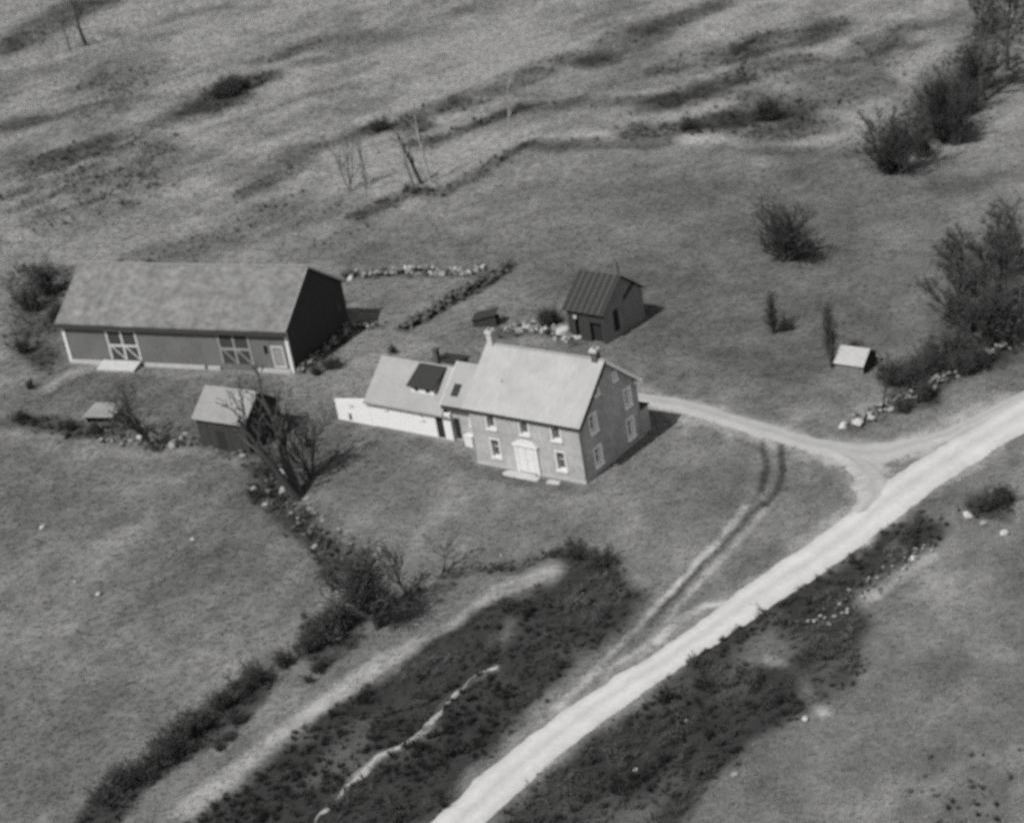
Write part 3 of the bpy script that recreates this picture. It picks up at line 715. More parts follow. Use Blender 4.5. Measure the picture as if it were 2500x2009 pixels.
# --- connector between house and wing
CZ, CY = 3.5, 2.75
CS = 0.84
cop = [(1.55, 2.5, 1.80, 2.95)]
fix(slab_wall([(0, -.3), (4.68, -.3), (4.68, CZ), (0, CZ)], [rect(2.0 - .0, 2.0 + .95, 1.75, 2.95), rect(.05, .72, 0.05, 2.2)], (-4.7, 3.05, 0), (1, 0, 0), (0, 1, 0), .2).build('connector_wall', M['brick'], house))
TH0 = TH; TH = .2
window(house, (-4.7, 3.05, 0), (1, 0, 0), (0, 1, 0), (2.0, 2.95, 1.75, 2.95), cols=2, depth=.16)
TH = TH0
b = MB(); b.box(-4.60, -3.95, 3.20, 3.24, .06, 2.18); b.build('dark_recess', M['hole'], house)  # black sheet filling the recess beside the wing
fix(slab_wall([(3.07, -.3), (9.0, -.3), (9.0, CZ), (5.9, 6.12), (3.07, CZ)], [], (-5.25, 0, 0), (0, 1, 0), (1, 0, 0), .15).build('connector_wall', M['white'], house))
croof = fix(slope_slab(-5.42, -.30, 2.6, CZ + .1, 5.9, 6.42).build('connector_roof', M['roof_wing'], house))
fix(slope_slab(-5.42, -.30, 9.2, CZ + .1, 5.903, 6.42).build('connector_roof', M['roof_wing'], house))
b = MB(); b.box(-5.42, -.05, 2.52, 2.62, CZ - .24, CZ + .02); b.build('connector_gutter', M['wood_dark'], house)
b = MB(); b.hexa([(-5.5, 2.55, CZ - .25), (-5.43, 2.55, CZ - .25), (-5.43, 5.9, 6.05), (-5.5, 5.9, 6.05), (-5.5, 2.55, CZ + .12), (-5.43, 2.55, CZ + .12), (-5.43, 5.9, 6.45), (-5.5, 5.9, 6.45)]); fix(b.build('connector_rake_board', M['white'], house))
# small dark roof hatch
def roofbox(x0, x1, y0, y1, zf, h, name, m, par):
    b = MB(); b.hexa([(x0, y0, zf(y0) - .1), (x1, y0, zf(y0) - .1), (x1, y1, zf(y1) - .1), (x0, y1, zf(y1) - .1), (x0, y0, zf(y0) + h), (x1, y0, zf(y0) + h), (x1, y1, zf(y1) + h), (x0, y1, zf(y1) + h)])
    return fix(b.build(name, m, par))
cz = lambda y: CZ + .1 + (y - 2.6) * (6.42 - CZ - .1) / 3.3
roofbox(-4.75, -3.95, 3.35, 4.25, cz, .05, 'roof_hatch', M['roof_dark'], croof)

# --- the long white wing
EY, EZ, RY, RZ = 2.7, 2.72, 6.08, 5.55
ES = (RZ - EZ) / (RY - EY)
wl = 9.68
door_gap = (7.9, 8.78, .0, 2.4)
fix(slab_wall([(0, -.3), (wl, -.3), (wl, EZ), (0, EZ)], [rect(door_gap[0], door_gap[1], 0.02, 2.36), rect(1.95, 2.2, 2.05, 2.4), rect(6.25, 6.5, 1.7, 2.3)], (-14.4, EY, 0), (1, 0, 0), (0, 1, 0), .18).build('wing_wall', M['clapboard'], house, 'white front wall of the wing'))
TH = .18
window(house, (-14.4, EY, 0), (1, 0, 0), (0, 1, 0), (1.95, 2.2, 2.05, 2.4), cols=1, depth=.12)
window(house, (-14.4, EY, 0), (1, 0, 0), (0, 1, 0), (6.25, 6.5, 1.7, 2.3), cols=1, depth=.12)
TH = TH0
b = MB(); b.box(-6.55, -5.58, EY + .2, EY + .25, -.1, 2.45); b.build('doorway', M['hole'], house, 'dark open doorway of the wing')
for xx in (-14.4, -4.9):
    fix(slab_wall([(EY + .19, -.3), (9.46, -.3), (9.46, EZ), (RY, RZ - .14), (EY + .19, EZ + .1)], [], (xx, 0, 0), (0, 1, 0), (1, 0, 0), .18).build('wing_wall', M['clapboard'], house))
fix(slab_wall([(0, -.3), (wl, -.3), (wl, EZ), (0, EZ)], [], (-14.4, 9.65, 0), (1, 0, 0), (0, -1, 0), .18).build('wing_wall', M['clapboard'], house))
wroof = fix(slope_slab(-14.7, -5.44, EY - .3, EZ + .1 - .3 * ES, RY, RZ + .1).build('wing_roof', M['roof_wing'], house))
fix(slope_slab(-14.7, -5.44, 9.75, EZ + .1 - .3 * ES, RY + .003, RZ + .1).build('wing_roof', M['roof_wing'], house))
b = MB(); b.box(-14.7, -4.75, EY - .34, EY - .24, EZ - .3, EZ - .14); b.build('wing_gutter', M['trim_dull'], house)
b = MB(); b.box(-14.0, -4.9, EY - .02, EY - .005, -.25, .12); b.build('wing_foundation', M['stone_base'], house)
# low white lean-to wall carrying on left of the wing; its roof falls away to the rear
fix(slab_wall([(0, -.35), (4.2, -.35), (4.2, 2.72), (0, 2.12)], [[(1.42, .05), (1.42, .75), (1.6, .88), (1.78, .75), (1.78, .05)]], (-18.63, EY + .01, 0), (1, 0, 0), (0, 1, 0), .16).build('lean_to_wall', M['clapboard'], house, 'white lean-to wall left of the wing'))
b = MB(); b.box(-17.3, -16.75, EY + .19, EY + .24, -.1, .95); b.build('cat_hole', M['hole'], house, 'small dark opening low in the lean-to wall')
b = MB(); b.box(-16.9, -16.35, EY - .025, EY + .005, 1.52, 1.85); b.build('vent_board', M['trim'], house)
b = MB(); b.hexa([(-18.63, 2.89, .0), (-14.42, 2.89, .0), (-14.42, 5.6, .0), (-18.63, 5.6, .0), (-18.63, 2.89, 2.0), (-14.42, 2.89, 2.5), (-14.42, 5.6, .9), (-18.63, 5.6, .6)]); fix(b.build('lean_to', M['wood_mid'], house))
# shed dormer with dark roof and two little windows
wz = lambda y: EZ + .1 + (y - EY) * ES
dx0, dx1, dy = -9.75, -7.0, 3.75
dw = MB()
dz = wz(dy) + .78
dw = fix(slab_wall([(0, wz(dy) - .15), (dx1 - dx0, wz(dy) - .15), (dx1 - dx0, dz), (0, dz)], [rect(.45, .95, wz(dy) + .12, wz(dy) + .6), rect(1.75, 2.25, wz(dy) + .12, wz(dy) + .6)], (dx0, dy, 0), (1, 0, 0), (0, 1, 0), .12).build('dormer', M['white'], house, 'dormer with black roof on the wing'))
ys = dy + (dz - wz(dy)) / ES
for xx in (dx0, dx1 - .12):
    b = MB(); b.add([(xx, dy + .125, wz(dy) - .1), (xx + .12, dy + .125, wz(dy) - .1), (xx, dy + .125, dz), (xx + .12, dy + .125, dz), (xx, 5.75, dz + .3), (xx + .12, 5.75, dz + .3), (xx, 5.75, wz(5.7) - .3), (xx + .12, 5.75, wz(5.7) - .3)],
        [(0, 1, 3, 2), (2, 3, 5, 4), (4, 5, 7, 6), (6, 7, 1, 0), (0, 2, 4, 6), (1, 7, 5, 3)]); fix(b.build('dormer_cheek', M['trim'], dw))
for a in (.45, 1.75):
    b = MB(); b.box(dx0 + a + .04, dx0 + a + .46, dy + .06, dy + .08, wz(dy) + .14, wz(dy) + .58); b.build('pane', M['glass'], dw)
    b = MB(); b.box(dx0 + a - .06, dx0 + a + .56, dy - .05, dy - .004, wz(dy) + .04, wz(dy) + .11); b.build('sill', M['white'], dw)
sr = slope_slab(dx0 - .2, dx1 + .2, dy - .3, dz - .02, 5.85, wz(5.85) + .2, .1); fix(sr.build('dormer_roof', M['roof_dark'], dw))
# rear dormer beyond the ridge, seen as a dark strip, and a stove pipe
b = MB(); b.hexa([(-8.75, 6.4, 4.6), (-6.25, 6.4, 4.6), (-6.25, 8.4, 3.4), (-8.75, 8.4, 3.4), (-8.75, 6.4, 5.8), (-6.25, 6.4, 5.8), (-6.25, 8.4, 5.5), (-8.75, 8.4, 5.5)]); rd = fix(b.build('rear_dormer', M['wood_mid'], house))
b = MB(); b.hexa([(-8.9, 6.3, 5.82), (-6.1, 6.3, 5.82), (-6.1, 8.55, 5.5), (-8.9, 8.55, 5.5), (-8.9, 6.3, 5.92), (-6.1, 6.3, 5.92), (-6.1, 8.55, 5.6), (-8.9, 8.55, 5.6)]); fix(b.build('dormer_roof', M['roof_dark'], rd))
b = MB(); b.box(-8.42, -7.95, 6.1, 6.55, 5.2, 7.15); ch = b.build('chimney', M['dark_brick'], house, 'thin dark chimney on the wing')
b = MB(); b.box(-8.47, -7.90, 6.05, 6.60, 6.98, 7.10); b.build('chimney_cap', M['dark_brick'], ch)

def houseW(x, y, z=0):
    return Vector((HX + x * math.cos(HYAW) - y * math.sin(HYAW), HY + x * math.sin(HYAW) + y * math.cos(HYAW), z))
def slab_stone(w, d, h, seed, name, label, cat, loc, rz, m):
    r = random.Random(seed)
    k = 11
    b = MB()
    ring = []
    for i in range(k):
        t = 2 * math.pi * i / k
        s = r.uniform(.85, 1.1)
        ring.append((math.copysign(abs(math.cos(t)) ** .6, math.cos(t)) * w / 2 * s, math.copysign(abs(math.sin(t)) ** .6, math.sin(t)) * d / 2 * s))
    vs = [(x, y, -.1) for x, y in ring] + [(x, y, h - .03 + r.uniform(-.01, .01)) for x, y in ring] + [(x * .93, y * .93, h) for x, y in ring]
    b.add(vs, [(i, (i + 1) % k, (i + 1) % k + k, i + k) for i in range(k)] + [(i + k, (i + 1) % k + k, (i + 1) % k + 2 * k, i + 2 * k) for i in range(k)] + [tuple(range(2 * k, 3 * k))])
    o = b.build(name, m, None)
    o.location = loc; o.rotation_euler = (0, 0, rz)
    return tag(o, label, cat)
slab_stone(3.3, 1.0, .16, 1, 'doorstep', 'wide pale stone doorstep before the white front door', 'doorstep', houseW(5.0, -.75), HYAW, M['stone_pale'])
slab_stone(.9, .6, .2, 2, 'doorstep', 'small pale stone against the right of the front doorstep', 'doorstep', houseW(6.75, -.85), HYAW, M['stone_pale'])
slab_stone(1.4, .6, .13, 3, 'flat_stone', 'pale flat stone on the grass under the right front window', 'stone', houseW(8.6, -.75), HYAW + .1, M['stone_pale'])
# white bench box in the corner between wing and house
t_ = thing('storage_box', 'small white box standing in the corner between wing and brick house', 'box', houseW(-2.6, 2.5, 0), HYAW)
b = MB(); b.box(-.45, .45, -.3, .3, -.05, 1.0); b.build('box_body', M['white'], t_)
b = MB(); b.box(-.5, .5, -.35, .35, 1.004, 1.08); b.build('lid', M['white'], t_)

# ------------------------------------------------------------------ barn
BX, BY, BYAW = -45.6614, 184.189, -0.4968
BL, BW, BE, BR = 28.21, 11.776, 4.99, 9.04
BSL = (BR - BE) / (BW / 2)
barn = thing('barn', 'long weathered barn with mottled gable roof and black right gable end', 'barn', (BX, BY, 0), BYAW)
doors = [(5.65, 9.6, .62, 3.85), (19.75, 23.6, .72, 4.05)]
small = (26.0, 27.5, .5, 2.95)
fix(slab_wall([(0, -.4), (BL, -.4), (BL, BE), (0, BE)], [rect(d[0], d[1], d[2], d[3]) for d in doors] + [rect(*small), rect(25.15, 25.6, 1.9, 2.9)], (0, 0, 0), (1, 0, 0), (0, 1, 0), .2).build('wall', M['barn'], barn))
fix(slab_wall([(0, -.4), (BL, -.4), (BL, BE), (0, BE)], [], (0, BW, 0), (1, 0, 0), (0, -1, 0), .2).build('wall', M['barn'], barn))
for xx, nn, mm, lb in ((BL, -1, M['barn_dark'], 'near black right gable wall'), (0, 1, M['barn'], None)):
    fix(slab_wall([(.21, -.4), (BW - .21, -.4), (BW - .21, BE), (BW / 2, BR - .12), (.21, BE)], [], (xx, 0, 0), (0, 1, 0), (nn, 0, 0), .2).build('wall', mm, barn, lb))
b = MB(); b.box(25.1, 25.65, .21, .24, 1.8, 3.0); b.build('window', M['hole'], barn)
def sag_roof(back):
    # a roof slope whose ridge and eave sag slightly between the ends
    n = 24; b = MB(); vs = []
    xs = np.linspace(-.3, BL + .25, n)
    for t in (0, 1):
        for x in xs:
            s = -.10 * math.sin(math.pi * (x + .3) / (BL + .55)) + .035 * math.sin(x * 1.3)
            yl, yh = (-.45, BW / 2) if not back else (BW + .45, BW / 2 + .003)
            zl, zh = BE - .45 * BSL + .14, BR + .14
            vs.append((x, yl, zl + s * .5 - t * .15)); vs.append((x, (yl + yh) / 2, (zl + zh) / 2 + s - .05 - t * .15)); vs.append((x, yh, zh + s - t * .15))
    fs = []
    k = 3 * n
    for i in range(n - 1):
        for j in (0, 1):
            a = i * 3 + j
            fs.append((a, a + 3, a + 4, a + 1)); fs.append((a + k, a + 1 + k, a + 4 + k, a + 3 + k))
        fs.append((i * 3, i * 3 + k, i * 3 + 3 + k, i * 3 + 3)); fs.append((i * 3 + 2, i * 3 + 5, i * 3 + 5 + k, i * 3 + 2 + k))
    for e in (0, (n - 1) * 3):
        for j in (0, 1): fs.append((e + j, e + j + 1, e + j + 1 + k, e + j + k))
    b.add(vs, fs)
    return fix(b.build('roof', M['roof_barn'], barn))
broof = sag_roof(False); sag_roof(True)
b = MB()
for i in range(14):
    x = -.3 + i * (BL + .55) / 14
    b.box(x, x + (BL + .55) / 14 - .03, BW / 2 - .16, BW / 2 + .16, BR + .10 - .10 * math.sin(math.pi * (i + .5) / 14), BR + .19 - .10 * math.sin(math.pi * (i + .5) / 14))
b.build('ridge_board', M['trim_dull'], broof)
b = MB(); b.box(-.28, BL + .2, -.42, -.005, BE - .42, BE - .38); b.box(-.28, BL + .2, -.50, -.42, BE - .82, BE - .42 + .02); b.build('eave_shadow_board', M['wood_dark'], barn)  # dark boards put in as the shadow band under the barn eave
for x in (-.03, BL - .32):
    b = MB(); b.box(x, x + .35, -.06, -.004, -.35, BE - .43); b.build('corner_board', M['white'], barn)
b = MB(); b.box(-.06, -.004, -.06, .25, -.35, BE - .43); b.build('corner_board', M['white'], barn)
b = MB(); b.box(BL + .004, BL + .05, -.06, .14, -.35, BE - .43); b.build('corner_board', M['white'], barn)
for y0, y1, zz0, zz1 in ((-.45, BW / 2, BE - .45 * BSL + .12, BR + .12), (BW / 2, BW + .45, BR + .12, BE - .45 * BSL + .12)):
    b = MB(); b.hexa([(BL + .26, y0, zz0 - .2), (BL + .30, y0, zz0 - .2), (BL + .30, y1, zz1 - .2), (BL + .26, y1, zz1 - .2), (BL + .26, y0, zz0 + .03), (BL + .30, y0, zz0 + .03), (BL + .30, y1, zz1 + .03), (BL + .26, y1, zz1 + .03)]); fix(b.build('rake_board', M['trim'], barn))
# foundation stones along the front, in stretches
for a, c_ in ((.3, 5.3), (9.9, 17.5), (17.9, 19.4), (23.9, 27.9)):
    b = MB(); b.box(a, c_, -.22, -.006, -.4, .38)
    b.build('foundation', M['stone_base'], barn)
def barn_door(x0, x1, z0, z1, mt, label):
    lf = MB(); lf.box(x0 + .02, x1 - .02, .02, .08, z0 + .02, z1 - .02)
    o = lf.build('barn_door', M['barn_dark'], barn, label)
    w = .26
    mid = (x0 + x1) / 2; zm = z0 + (z1 - z0) * .5
    fr = MB()
    for a in (x0 - .02, mid - w / 2, x1 - w + .02): fr.box(a, a + w, -.05, .015, z0, z1)
    fr.box(x0 - .02, x1 + .02, -.055, -.002, z1 + .002, z1 + .17)
    fr.box(x0 + w - .018, mid - w / 2 - .002, -.045, .015, zm - w / 2, zm + w / 2); fr.box(mid + w / 2 + .002, x1 - w + .018, -.045, .015, zm - w / 2, zm + w / 2)
    fr.build('door_frame', mt, o)
    br = MB()
    br.beam((x0 + w, -.04, zm + .05), (mid - w / 2, -.04, z0 + .1), .14, .035, Vector((0, 1, 0)))
    br.beam((mid + w / 2, -.04, zm - .0), (x1 - w, -.04, z0 + .12), .14, .035, Vector((0, 1, 0)))
    br.build('brace', mt, o)
barn_door(*doors[0], M['trim'], 'left double door with white framing')
barn_door(*doors[1], M['trim_dull'], 'right double door with worn white framing')
b = MB(); b.box(small[0] + .02, small[1] - .02, .02, .08, small[2] + .02, small[3] - .02); sd = b.build('small_door', M['trim_dull'], barn)
b = MB(); w = .2
b.box(small[0], small[0] + w, -.05, .015, small[2], small[3]); b.box(small[1] - w, small[1], -.05, .015, small[2], small[3]); b.box(small[0] + w, small[1] - w, -.05, .015, small[3] - w, small[3]); b.box(small[0] + w, small[1] - w, -.05, .015, small[2], small[2] + w)
b.build('door_frame', M['trim'], sd)
for a, c_ in ((4.2, 11.2), (17.9, 25.0)):
    b = MB(); b.box(a, c_, -.10, -.06, 4.08 if a > 10 else 3.96, 4.16 if a > 10 else 4.04); b.build('door_rail', M['trim_dull'], barn)
ring = MB()
ring.tube([(BL + .03, 10.3 + .2 * math.cos(t), 2.6 + .28 * math.sin(t)) for t in np.linspace(0, 2 * math.pi, 13)], [.035] * 13, 4)
ring.build('wall_ring', M['trim_dull'], barn)
# pale plank ramp before the left door
b = MB(); b.hexa([(4.75, -1.7, -.2), (9.5, -1.7, -.2), (9.5, -.24, -.2), (4.75, -.24, -.2), (4.75, -1.7, .16), (9.5, -1.7, .16), (9.5, -.24, .56), (4.75, -.24, .56)]); rp = fix(b.build('ramp_base', M['stone_base'], barn))
for i in range(10):
    x = 4.72 + i * .483
    b = MB(); b.hexa([(x, -1.74, .162), (x + .455, -1.74, .162), (x + .455, -.245, .565), (x, -.245, .565), (x, -1.74, .22), (x + .455, -1.74, .22), (x + .455, -.245, .623), (x, -.245, .623)]); fix(b.build('plank', M['stone_pale'], rp))

# ------------------------------------------------------------------ rocks
def rock_mesh(seed, m, flat=.75, sub=2):
    import bmesh
    bm = bmesh.new()
    bmesh.ops.create_icosphere(bm, subdivisions=sub, radius=.5)
    r = random.Random(seed)
    pl = [(Vector((r.uniform(-1, 1), r.uniform(-1, 1), r.uniform(-.6, 1))).normalized(), r.uniform(.20, .36)) for _ in range(9)]
    for v in bm.verts:
        for n, dd in pl:
            e = v.co.dot(n) - dd
            if e > 0: v.co -= n * e * .9
        v.co *= 1 + r.uniform(-.05, .05)
        v.co.z *= flat
    me = bpy.data.meshes.new('stone')
    bm.to_mesh(me); bm.free()
    me.materials.append(m)
    return me
ROCK = [rock_mesh(i, M['stone'], sub=1) for i in range(6)]
ROCKD = [rock_mesh(i + 20, M['stone_dark'], sub=1) for i in range(5)]
ROCKP = [rock_mesh(i + 40, M['stone_pale'], sub=2) for i in range(4)]
def stone_wall(pts, label, h=.9, w=1.0, n=80, kinds=None, size=(.45, .85), group='dry stone walls', jit=1.0, seed=0, name='stone_wall'):
    kinds = kinds or ROCK
    r = random.Random(seed + 100)
    wp = W(pts)
    root = thing(name, label, 'stone wall', wp[0], 0, group)
    Ls = [0]
    for a, b_ in zip(wp, wp[1:]): Ls.append(Ls[-1] + (b_ - a).length)
    for i in range(n):
        t = (i + r.random()) / n * Ls[-1]
        k = max(j for j in range(len(wp) - 1) if Ls[j] <= t + 1e-6) if t > 0 else 0
        f = (t - Ls[k]) / (Ls[k + 1] - Ls[k])
        p = wp[k].lerp(wp[k + 1], f)
        dr = (wp[k + 1] - wp[k]).normalized(); sd = Vector((-dr.y, dr.x, 0))
        lay = r.random() ** 1.3
        off = r.uniform(-.5, .5) * w * (1.1 - .6 * lay) * jit
        s = r.uniform(*size) * (1.12 - .35 * lay)
        q = p + sd * off
        z = float(hgt(q.x, q.y)) + max(lay * (h - s * .35), 0) + s * .08
        o = link('stone', r.choice(kinds), None, root, (q.x - wp[0].x, q.y - wp[0].y, z - wp[0].z))
        o.rotation_euler = (r.uniform(-.4, .4), r.uniform(-.4, .4), r.uniform(0, 6.3))
        o.scale = (s * r.uniform(.9, 1.4), s * r.uniform(.8, 1.1), s * r.uniform(.8, 1.2))
    return root
stone_wall([(722, 580), (760, 584), (830, 577), (900, 572), (960, 580), (1025, 572)], 'broken stone wall running right from behind the barn roof', 1.0, 1.6, 130, seed=1, kinds=ROCK + ROCKD + ROCKP[:1], size=(.5, 1.0))
stone_wall([(850, 694), (905, 668), (960, 630), (1010, 602), (1064, 570)], 'dark stone wall slanting up the yard behind the wing', 1.2, 1.4, 190, kinds=ROCKD, seed=2, size=(.5, 1.0))
stone_wall([(630, 783), (670, 752), (705, 725), (738, 690), (790, 690)], 'stone wall along the foot of the black barn gable', .8, 1.3, 110, seed=3, kinds=ROCK + ROCKD[:2])
stone_wall([(1060, 700), (1095, 690), (1130, 690), (1165, 700), (1215, 712)], 'low line of rubble between the brick house roof and the dark shed', .6, 2.2, 70, seed=4, jit=1.3, kinds=ROCK + ROCKP[:1])
stone_wall([(1800, 893), (1850, 868), (1900, 845), (1960, 815), (2010, 790)], 'stone wall under dark scrub above the road fork', .9, 1.0, 110, seed=5, size=(.4, .75), kinds=ROCK + ROCKD[:2])
stone_wall([(2045, 765), (2080, 750), (2108, 735), (2140, 715)], 'short pale stone wall at the far right edge above the road', .9, .9, 50, seed=6, size=(.4, .8))
stone_wall([(170, 905), (240, 925), (330, 935), (400, 925), (470, 945), (550, 962)], 'scattered stone wall below the little sheds', .4, 2.2, 60, seed=7, jit=1.4, size=(.4, .9), kinds=ROCK[:3] + ROCKD)
stone_wall([(555, 1010), (575, 1050), (610, 1075), (650, 1100), (720, 1160), (790, 1225)], 'tumbled stone wall running down the field from the leaning tree', .4, 2.4, 80, seed=8, jit=1.4, size=(.35, .85), kinds=ROCK[:2] + ROCKD)
stone_wall([(1700, 1325), (1780, 1275), (1850, 1225), (1925, 1172), (1960, 1150)], 'thin stone wall in the brush right of the road', .35, 1.6, 60, seed=9, jit=1.3, size=(.25, .5), kinds=ROCK + ROCKD[:3])
stone_wall([(940, 1205), (1000, 1196), (1080, 1186), (1150, 1172)], 'low dark stone wall on the bank below the front lawn', .4, .6, 60, kinds=ROCKD, seed=10, size=(.3, .55))

def boulder(px, py, s, label, seed, kinds=None, zs=.7):
    p = at(px, py)
    o = link('boulder', (kinds or ROCKP)[seed % 4], None, None, (p.x, p.y, p.z + s * .16))
    o.scale = (s, s * .8, s * zs)
    o.rotation_euler = (0, 0, seed * 1.3)
    return tag(o, label, 'boulder')
boulder(1776, 900, 1.25, 'round white boulder alone at the lower end of the wall by the road fork', 0)
boulder(1806, 894, 1.7, 'white boulder, the larger of a pair beside the driveway fork', 1)
boulder(1828, 882, 1.3, 'pale boulder just up the wall from the white pair at the fork', 2)
boulder(1192, 706, 2.4, 'big whitish rock beside the dark shed, above the house ridge', 3)
boulder(1215, 712, 1.5, 'pale rock touching the right of the big whitish rock by the shed', 2)
boulder(1150, 672, 1.2, 'grey rock beside the scrub left of the dark shed', 1, ROCK)
boulder(90, 1112, .8, 'small pale stone lying in the left field near the picture edge', 0)
boulder(208, 1252, .75, 'small white stone alone in the middle of the left field', 1)
boulder(405, 1137, .6, 'small pale stone in the field, left of the tumbled wall', 2)
boulder(159, 1226, .4, 'tiny stone up and left of the white stone in the left field', 3)
boulder(297, 923, 1.25, 'white boulder left of the little bare tree under the small shed', 1)
boulder(316, 934, 1.0, 'pale boulder between the white boulder and the little bare tree', 0)
boulder(362, 943, 1.7, 'broad grey boulder at the foot of the little bare tree', 2, ROCK)
boulder(443, 917, 1.6, 'rounded grey boulder at the left corner of the pale roofed shed', 3, ROCK)
boulder(590, 998, 1.2, 'upright pale stone beside the trunk of the leaning tree', 2)
boulder(600, 1040, 1.7, 'long grey slab leaning at the root of the big leaning tree', 1, ROCK, 1.2)
boulder(560, 1068, 1.0, 'pale stone lying below and left of the leaning tree', 3)
boulder(645, 1052, .9, 'grey stone right of the root of the leaning tree', 0, ROCK)
boulder(2036, 1088, 1.1, 'white boulder in the dark scrub at the right edge beyond the road', 2)
boulder(2072, 1105, .9, 'grey boulder right of the white boulder at the right edge', 1, ROCK)
boulder(2118, 1127, 1.1, 'pale flat boulder at the very right edge below the scrub', 3)
boulder(1922, 1178, .8, 'white stone on the thin wall right of the road', 0)
boulder(1695, 1515, .75, 'white stone at the edge of the dark brush, bottom right', 1)
boulder(1443, 1518, .6, 'small white stone in the dark brush below the road', 2)
boulder(1340, 1622, .5, 'small pale stone in the lower brush right of the road', 3)
boulder(1545, 1632, .8, 'light flat stone near the bottom edge of the brush', 0, ROCK)
boulder(1055, 1650 - 480, .35, 'tiny stone on the lawn above the bank', 1)

# ------------------------------------------------------------------ outbuildings
def board_wall(parent, x0, x1, z0, ztop, y, m, name='board', n=None, axis_='x', t=.05, gap=.012, skip=()):
    """a wall of upright boards, each its own part; ztop(x) gives the height"""
    n = n or max(3, int(abs(x1 - x0) / .42))
    w = (x1 - x0) / n
    for i in range(n):
        a, c_ = x0 + i * w + gap, x0 + (i + 1) * w - gap
        zb = z0
        for s0, s1, s2 in skip:
            if a > s0 - .1 and c_ < s1 + .1: zb = s2
        za, zc = ztop(a), ztop(c_)
        b = MB()
        dy_ = .012 * ((i * 7) % 3)
        if axis_ == 'x': b.hexa([(a, y - dy_, zb), (c_, y - dy_, zb), (c_, y + t, zb), (a, y + t, zb), (a, y - dy_, za), (c_, y - dy_, zc), (c_, y + t, zc), (a, y + t, za)])
        else: b.hexa([(y + dy_, a, zb), (y + dy_, c_, zb), (y - t, c_, zb), (y - t, a, zb), (y + dy_, a, za), (y + dy_, c_, zc), (y - t, c_, zc), (y - t, a, za)])
        fix(b.build(name, m, parent))

def roof_panels(parent, x0, x1, ylow, zlow, yhigh, zhigh, n, m, name='roof_panel', seam=None, t=.08):
    w = (x1 - x0) / n
    for i in range(n):
        fix(slope_slab(x0 + i * w + .02, x0 + (i + 1) * w - .02, ylow, zlow + .01 * (i % 2), yhigh, zhigh + .01 * (i % 2), t).build(name, m, parent))

# dark shed up the hill, behind the house
lS, wS, eS, rS = 4.52, 6.55, 3.38, 5.87
oS = Vector((10.29, 164.41, 0)); yS = -.746
org = oS - Vector((math.cos(yS), math.sin(yS), 0)) * lS
shed = thing('shed', 'dark wooden shed with black panelled roof and stove pipe behind the house', 'shed', org, yS)
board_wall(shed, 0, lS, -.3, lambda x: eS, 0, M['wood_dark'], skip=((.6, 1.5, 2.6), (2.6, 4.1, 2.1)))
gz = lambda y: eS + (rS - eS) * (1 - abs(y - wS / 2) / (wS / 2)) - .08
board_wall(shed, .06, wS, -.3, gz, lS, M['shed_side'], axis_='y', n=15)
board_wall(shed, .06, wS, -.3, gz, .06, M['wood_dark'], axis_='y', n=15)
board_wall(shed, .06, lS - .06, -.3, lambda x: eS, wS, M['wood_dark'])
b = MB(); b.box(.1, lS - .1, .35, .4, -.1, eS - .1); b.build('inner_wall', M['hole'], shed)
b = MB(); b.box(.75, 1.15, -.03, -.005, 2.25, 2.62); b.build('window', M['trim'], shed, 'small bright window pane in the front')
sp = (rS - eS) / (wS / 2)
roof_panels(shed, -.35, lS + .3, -.4, eS - .4 * sp + .1, wS / 2, rS + .1, 7, M['roof_dark'])
roof_panels(shed, -.35, lS + .3, wS + .3, eS - .3 * sp + .1, wS / 2 + .01, rS + .1, 7, M['roof_dark'])
b = MB()
for i in range(1, 7):
    x = -.35 + i * (lS + .65) / 7
    b.hexa([(x - .025, -.38, eS - .38 * sp + .105), (x + .025, -.38, eS - .38 * sp + .105), (x + .025, wS / 2, rS + .105), (x - .025, wS / 2, rS + .105), (x - .025, -.38, eS - .38 * sp + .15), (x + .025, -.38, eS - .38 * sp + .15), (x + .025, wS / 2, rS + .15), (x - .025, wS / 2, rS + .15)])
fix(b.build('batten', M['wood_mid'], shed))
b = MB(); b.box(lS + .03, lS + .06, 1.5, 2.25, .7, 2.9); b.build('window', M['hole'], shed, 'tall dark window in the side wall')
b = MB(); b.hexa([(lS + .02, 3.4, 3.2), (lS + .06, 3.4, 3.2), (lS + .06, 5.4, 4.2), (lS + .02, 5.4, 4.2), (lS + .02, 3.4, 3.6), (lS + .06, 3.4, 3.6), (lS + .06, 5.4, 4.65), (lS + .02, 5.4, 4.65)]); fix(b.build('dark_strip', M['roof_dark'], shed))  # dark slanting strip on the side wall
b = MB(); b.tube([(lS - .1, wS / 2 + .1, rS - .3), (lS - .1, wS / 2 + .1, rS + 1.35)], [.07, .07], 8); b.build('stove_pipe', M['wood_dark'], shed)

